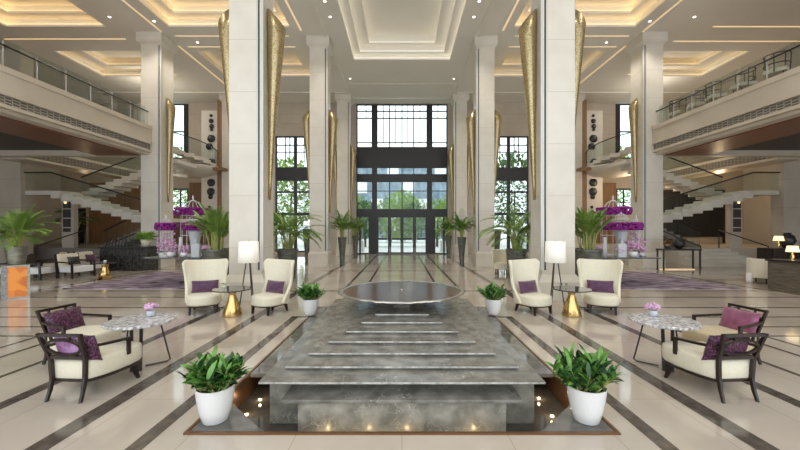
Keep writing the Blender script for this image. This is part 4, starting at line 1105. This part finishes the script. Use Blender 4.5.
# background openings and furniture of the back rooms
for s in (-1, 1):
    W = SIDE[s]
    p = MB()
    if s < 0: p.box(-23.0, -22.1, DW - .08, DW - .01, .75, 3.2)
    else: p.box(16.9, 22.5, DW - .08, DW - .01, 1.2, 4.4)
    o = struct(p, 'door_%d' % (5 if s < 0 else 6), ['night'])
    f = MB()
    if s < 0:
        f.box(-23.15, -23.0, DW - .12, DW - .01, .75, 3.35); f.box(-22.1, -21.95, DW - .12, DW - .01, .75, 3.35); f.box(-23.0, -22.1, DW - .12, DW - .01, 3.2, 3.35)
    else:
        f.box(16.8, 16.9, DW - .12, DW - .01, .75, 4.5); f.box(22.5, 22.6, DW - .12, DW - .01, .75, 4.5); f.box(16.9, 22.5, DW - .12, DW - .01, 4.4, 4.5)
        for k in range(4): f.box(18.2 + k * 1.1, 18.25 + k * 1.1, DW - .1, DW - .08, 1.2, 4.4)
    f.build('door_frame', 'wall' if s < 0 else 'mull', o)
    # brown panel walls of the back room
    b = MB()
    if s < 0:
        b.box(-21.9, -16.7, DW - .09, DW - .005, .75, 5.0); b.box(-16.7, -12.2, DW - .09, DW - .005, .75, 2.8); b.box(-14.9, -13.4, DW - .09, DW - .005, 2.8, 5.0)
    else: b.box(13.4, 15.0, DW - .09, DW - .005, .75, 5.0)
    struct(b, 'trim_%d' % (5 if s < 0 else 6), ['brown'])
    # pillar with glass sconce
    xp = s * 17.9
    b = MB(); b.box(xp - .32, xp + .32, 18.75, 19.0, .75, 3.5); struct(b, 'trim_%d' % (7 if s < 0 else 8), ['wall'])
    t = thing('wall_sconce', 'tall black and glass wall sconce on the slim pillar, %s background' % W, 'wall light', (xp, 18.70, 1.6))
    b = MB(); b.box(-.16, .16, -.06, .05, 0, 1.9); b.build('glass_case', 'dglass', t)
    for k in range(4):
        q = MB(); q.box(-.18, .18, -.1, .05, .2 + k * .5, .25 + k * .5); q.build('bracket', 'steel', t)
    q = MB(); q.blob((0, -.1, 1.6), .07, .05, .12); q.build('lamp', 'shadewarm', t)
t = thing('tall_plant', 'tall thin dark plant on the raised floor by the left back wall', 'plant', (-20.6, 22.0, .75))
b = MB(); b.sm = True; b.lathe([(.25, 0), (.3, .5), (.28, .5)], 16); b.build('pot', 'black', t); palm_parts(t, 90, .5, 14, 1.2, 1.2, .8, (20, 80), ('palm2', 'leaf2'), .1, .35, 1.4)

# balcony armchairs (right), seen through the glass
for k, (yy, rot) in enumerate(((15.2, -80), (14.3, 60), (13.4, -110), (12.3, 80), (11.2, -60))):
    lab = ('furthest', 'second furthest', 'middle', 'second nearest', 'nearest')[k]
    t = thing('balcony_chair', '%s dark wire chair with cream seat behind the right balcony glass' % lab, 'chair', (12.0, yy, 6.345), R(rot), 'wire chairs on the right balcony')
    b = MB(); b.box(-.27, .27, -.25, .27, .36, .50); b.build('seat', 'cream', t, bevel=.03)
    b = MB()
    for h in (.64, .95): b.tube([(.31 * math.sin(R(a)), -.31 * math.cos(R(a)), h) for a in range(-100, 101, 20)], .018, 6)
    for a in range(-100, 101, 50): b.tube([(.28 * math.sin(R(a)), -.28 * math.cos(R(a)), .36), (.31 * math.sin(R(a)), -.31 * math.cos(R(a)), .95)], .014, 6)
    b.build('backrest', 'black', t)
    for a in (45, 135, 225, 315):
        b = MB(); b.tube([(.26 * math.cos(R(a)), .26 * math.sin(R(a)), 0), (.26 * math.cos(R(a)), .26 * math.sin(R(a)), .37)], .015, 6); b.build('leg', 'black', t)

# cream lounge chair glimpsed behind the right spreading palm
x, y = 3.55, 13.9
t = thing('tub_chair', 'cream tub chair half hidden behind the right spreading palm planter', 'armchair', (2.95 + .9, 13.6, 0), R(150))
b = MB(); b.prism(out + inn, .18, .95); b.build('backrest', 'cream', t, bevel=.02)
b = MB(); b.lathe([(.26, .2), (.27, .22), (.27, .42), (.2, .45)], 24); b.build('seat', 'cream', t)
for a in (45, 135, 225, 315):
    b = MB(); b.tube([(.24 * math.cos(R(a)), .24 * math.sin(R(a)), 0), (.22 * math.cos(R(a)), .22 * math.sin(R(a)), .2)], .02); b.build('leg', 'wood', t)

# ------------------------------------------------------------------ outside
b = MB(); b.box(-40, 40, DW + .3, 90, -.1, -.01); struct(b, 'floor_outside', ['paving'])
rr = random.Random(4)
def shrub(name, x, y, w, h, mat, lab, trunk=0.0, n=1500):
    t = thing(name, lab, 'tree' if trunk else 'hedge', (x, y, 0), 0, 'greenery outside the entrance')
    b = MB()
    for k in range(n):
        u = Vector((rr.gauss(0, 1), rr.gauss(0, 1), rr.gauss(0, 1))).normalized() * (rr.random() ** .33)
        p = Vector((u.x * w / 2, u.y * w / 3, trunk + h / 2 + u.z * h / 2))
        b.leaf(p, (u.x + rr.uniform(-.5, .5), u.y - .3, u.z + rr.uniform(-.3, .6)), w * .075, w * .045, .6, .2, 2)
    b.build('foliage', mat, t)
    q = MB(); q.tube([(0, 0, 0), (.1, 0, trunk + h * .5)], [.14, .08], 8); q.build('trunk', 'bark', t)
for k, (x, y, w, h, m, tr) in enumerate(((-3.6, 34, 3.4, 3.6, 'hedge2', .8), (-1.2, 35, 3.0, 3.4, 'hedge', .7), (1.2, 34.5, 3.0, 3.6, 'hedge2', .7), (3.5, 35, 3.4, 3.8, 'hedge', .8),
                                         (-11.5, 36, 6, 7, 'hedge', 2.0), (-8.3, 38, 5, 6, 'hedge2', 1.5), (11.5, 36, 6, 7.5, 'hedge2', 2.0), (8.3, 38, 5, 6, 'hedge', 1.5), (22, 36, 6, 8, 'hedge', 2), (-22, 36, 6, 8, 'hedge', 2),
                                         (-7.4, 46, 6.6, 6, 'hedge', .5), (0, 46, 6.8, 6, 'hedge', .5), (7.4, 46, 6.6, 6, 'hedge', .5))):
    place = ('seen through the leftmost entrance door', 'seen through the entrance door left of centre', 'seen through the entrance door right of centre', 'seen through the rightmost entrance door', 'outside the left side window', 'outside the left side window, nearer the entrance',
             'outside the right side window', 'outside the right side window, nearer the entrance', 'beyond the far right window', 'beyond the far left window', 'in the back row outside, left of the doors', 'in the back row outside, straight behind the doors', 'in the back row outside, right of the doors')[k]
    shrub('tree', x, y, w, h, m, 'green leafy tree ' + place, tr)
t = thing('office_building', 'blue grey building across the street beyond the entrance', 'building', (0, 62, 0))
b = MB(); b.box(-14, 14, 0, 6, 0, 15.2); b.build('wall', 'blueb', t)
for k in range(8):
    for j in range(4):
        q = MB(); q.box(-11 + k * 2.8, -9 + k * 2.8, -.05, 0, 1.5 + j * 3.3, 3.8 + j * 3.3); q.build('window', 'white' if (k + j) % 3 == 0 else 'blueb', t)
for k, x in enumerate((-2.95, 2.95)):
    t = thing('outdoor_urn', 'dark urn on a pale block outside the entrance, %s' % ('left', 'right')[k], 'urn', (x * 1.12, 27.2, 0))
    b = MB(); b.box(-.35, .35, -.35, .35, 0, .85); b.build('plinth', 'paving', t)
    b = MB(); b.sm = True; b.lathe([(.15, .85), (.28, 1.2), (.3, 1.6), (.14, 2.0), (.22, 2.2), (.18, 2.2)], 18); b.build('urn_body', 'planter', t)

# ------------------------------------------------------------------ downlights (fixtures + lamps)
def downlight(x, y, label, e=420, ang=115, z=ZC, col=(1, .94, .84)):
    t = thing('downlight', label, 'ceiling light', (x, y, z), 0, 'small round ceiling downlights')
    b = MB(); b.lathe([(.06, -.004), (.068, -.01), (.068, .0), (.06, .002)], 16); b.build('trim_ring', 'plaster', t)
    b = MB(); b.lathe([(.05, -.012), (.05, -.004)], 16); b.build('lens', 'lens', t)
    li = bpy.data.lights.new('downlight_beam', 'SPOT'); li.energy = e; li.color = col; li.spot_size = R(ang); li.spot_blend = .8; li.shadow_soft_size = .07
    lo = bpy.data.objects.new('downlight_beam', li); C.objects.link(lo); lo.location = (x, y, z - .05)
for s in (-1, 1):
    W = SIDE[s]
    for x, y, lab in ((3.0, 13.6, 'ceiling downlight before the middle %s aisle column, nearer the aisle'), (3.0, 14.6, 'ceiling downlight close to the capital of the middle %s aisle column'),
                      (3.05, 20.6, 'ceiling downlight before the rear %s aisle column'), (4.7, 18.6, 'ceiling downlight on the outer side of the middle %s aisle column'),
                      (3.0, 6.0, 'ceiling downlight near the camera above the %s edge of the fountain'),
                      (10.55, 14.9, 'ceiling downlight just before the capital of the %s balcony column'), (9.7, 16.6, 'ceiling downlight on the beam beside the %s balcony column'),
                      (10.1, 22.3, 'ceiling downlight far back between the two %s side columns'), (12.2, 14.6, 'ceiling downlight above the end of the %s balcony'),
                      (7.6, 8.2, 'ceiling downlight above the open floor by the %s seating'), (5.5, 3.0, 'ceiling downlight above the %s marble table'), (15.1, 8.2, 'ceiling downlight above the %s balcony deck')):
        downlight(s * x, y, lab % W, 260 if x > 12 else 430)
for x, y, lab in ((-.8, 6.0, 'coffer downlight nearest the camera, left one'), (.8, 6.0, 'coffer downlight nearest the camera, right one'), (-.7, 12.5, 'coffer downlight halfway back, left one'), (.7, 12.5, 'coffer downlight halfway back, right one'), (0.6, 16.5, 'single coffer downlight at the back')):
    downlight(x, y, lab, 620, 110, ZC + 1.41)
# ceiling spots below the balconies, then added fill lights without fixtures
for s in (-1, 1):
    W = SIDE[s]
    for x, y, lab in ((14.6, 12.6, 'ceiling spot under the %s balcony above the lounge seats'), (13.0, 8.0, 'ceiling spot under the %s balcony nearer the camera')):
        downlight(s * x, y, lab % W, 60, 120, 5.06 if x < 13.6 else 5.3, (1, .8, .6))
def pl(x, y, z, e, col, r=.15):  # bare fill light with no fixture, added to brighten the area round it
    li = bpy.data.lights.new('fill_light', 'POINT'); li.energy = e; li.color = col; li.shadow_soft_size = r
    o = bpy.data.objects.new('fill_light', li); C.objects.link(o); o.location = (x, y, z)
for s in (-1, 1):
    pl(s * 14.5, 21.5, 4.6, 30 if s < 0 else 200, (1, .76, .5)); pl(s * 19.5, 21.5, 4.2, 30 if s < 0 else 170, (1, .70, .42)); pl(s * 15, 20.8, 9.2, 200, (1, .9, .75))
pl(11.2, 9.3, 1.75, 5, (1, .7, .4), .05)
pl(-9.4, 8.4, .5, .01, (1, .6, .2), .05)

# ------------------------------------------------------------------ world, camera, view
w = bpy.data.worlds.new('sky'); bpy.context.scene.world = w; w.use_nodes = True
nt = w.node_tree; bg = nt.nodes['Background']
bg.inputs['Color'].default_value = (.90, .96, 1.0, 1); bg.inputs['Strength'].default_value = 4.2
cam = bpy.data.cameras.new('camera'); co = bpy.data.objects.new('camera', cam); C.objects.link(co)
co.location = (0, 0, H); co.rotation_euler = (R(90), 0, 0)
cam.sensor_width = 36; cam.lens = 36 * FPX / 800
cam.shift_x = -(CX - 400) / 800; cam.shift_y = (CY - 225) / 800
cam.clip_start = .05; cam.clip_end = 300
sc = bpy.context.scene; sc.camera = co
sc.view_settings.view_transform = 'Standard'; sc.view_settings.look = 'None'
sc.view_settings.exposure = -0.95; sc.view_settings.gamma = 1.0
sc.cycles.use_denoising = True
sc.cycles.max_bounces = 8; sc.cycles.diffuse_bounces = 5; sc.cycles.glossy_bounces = 4; sc.cycles.transparent_max_bounces = 16
sc.cycles.sample_clamp_indirect = 6
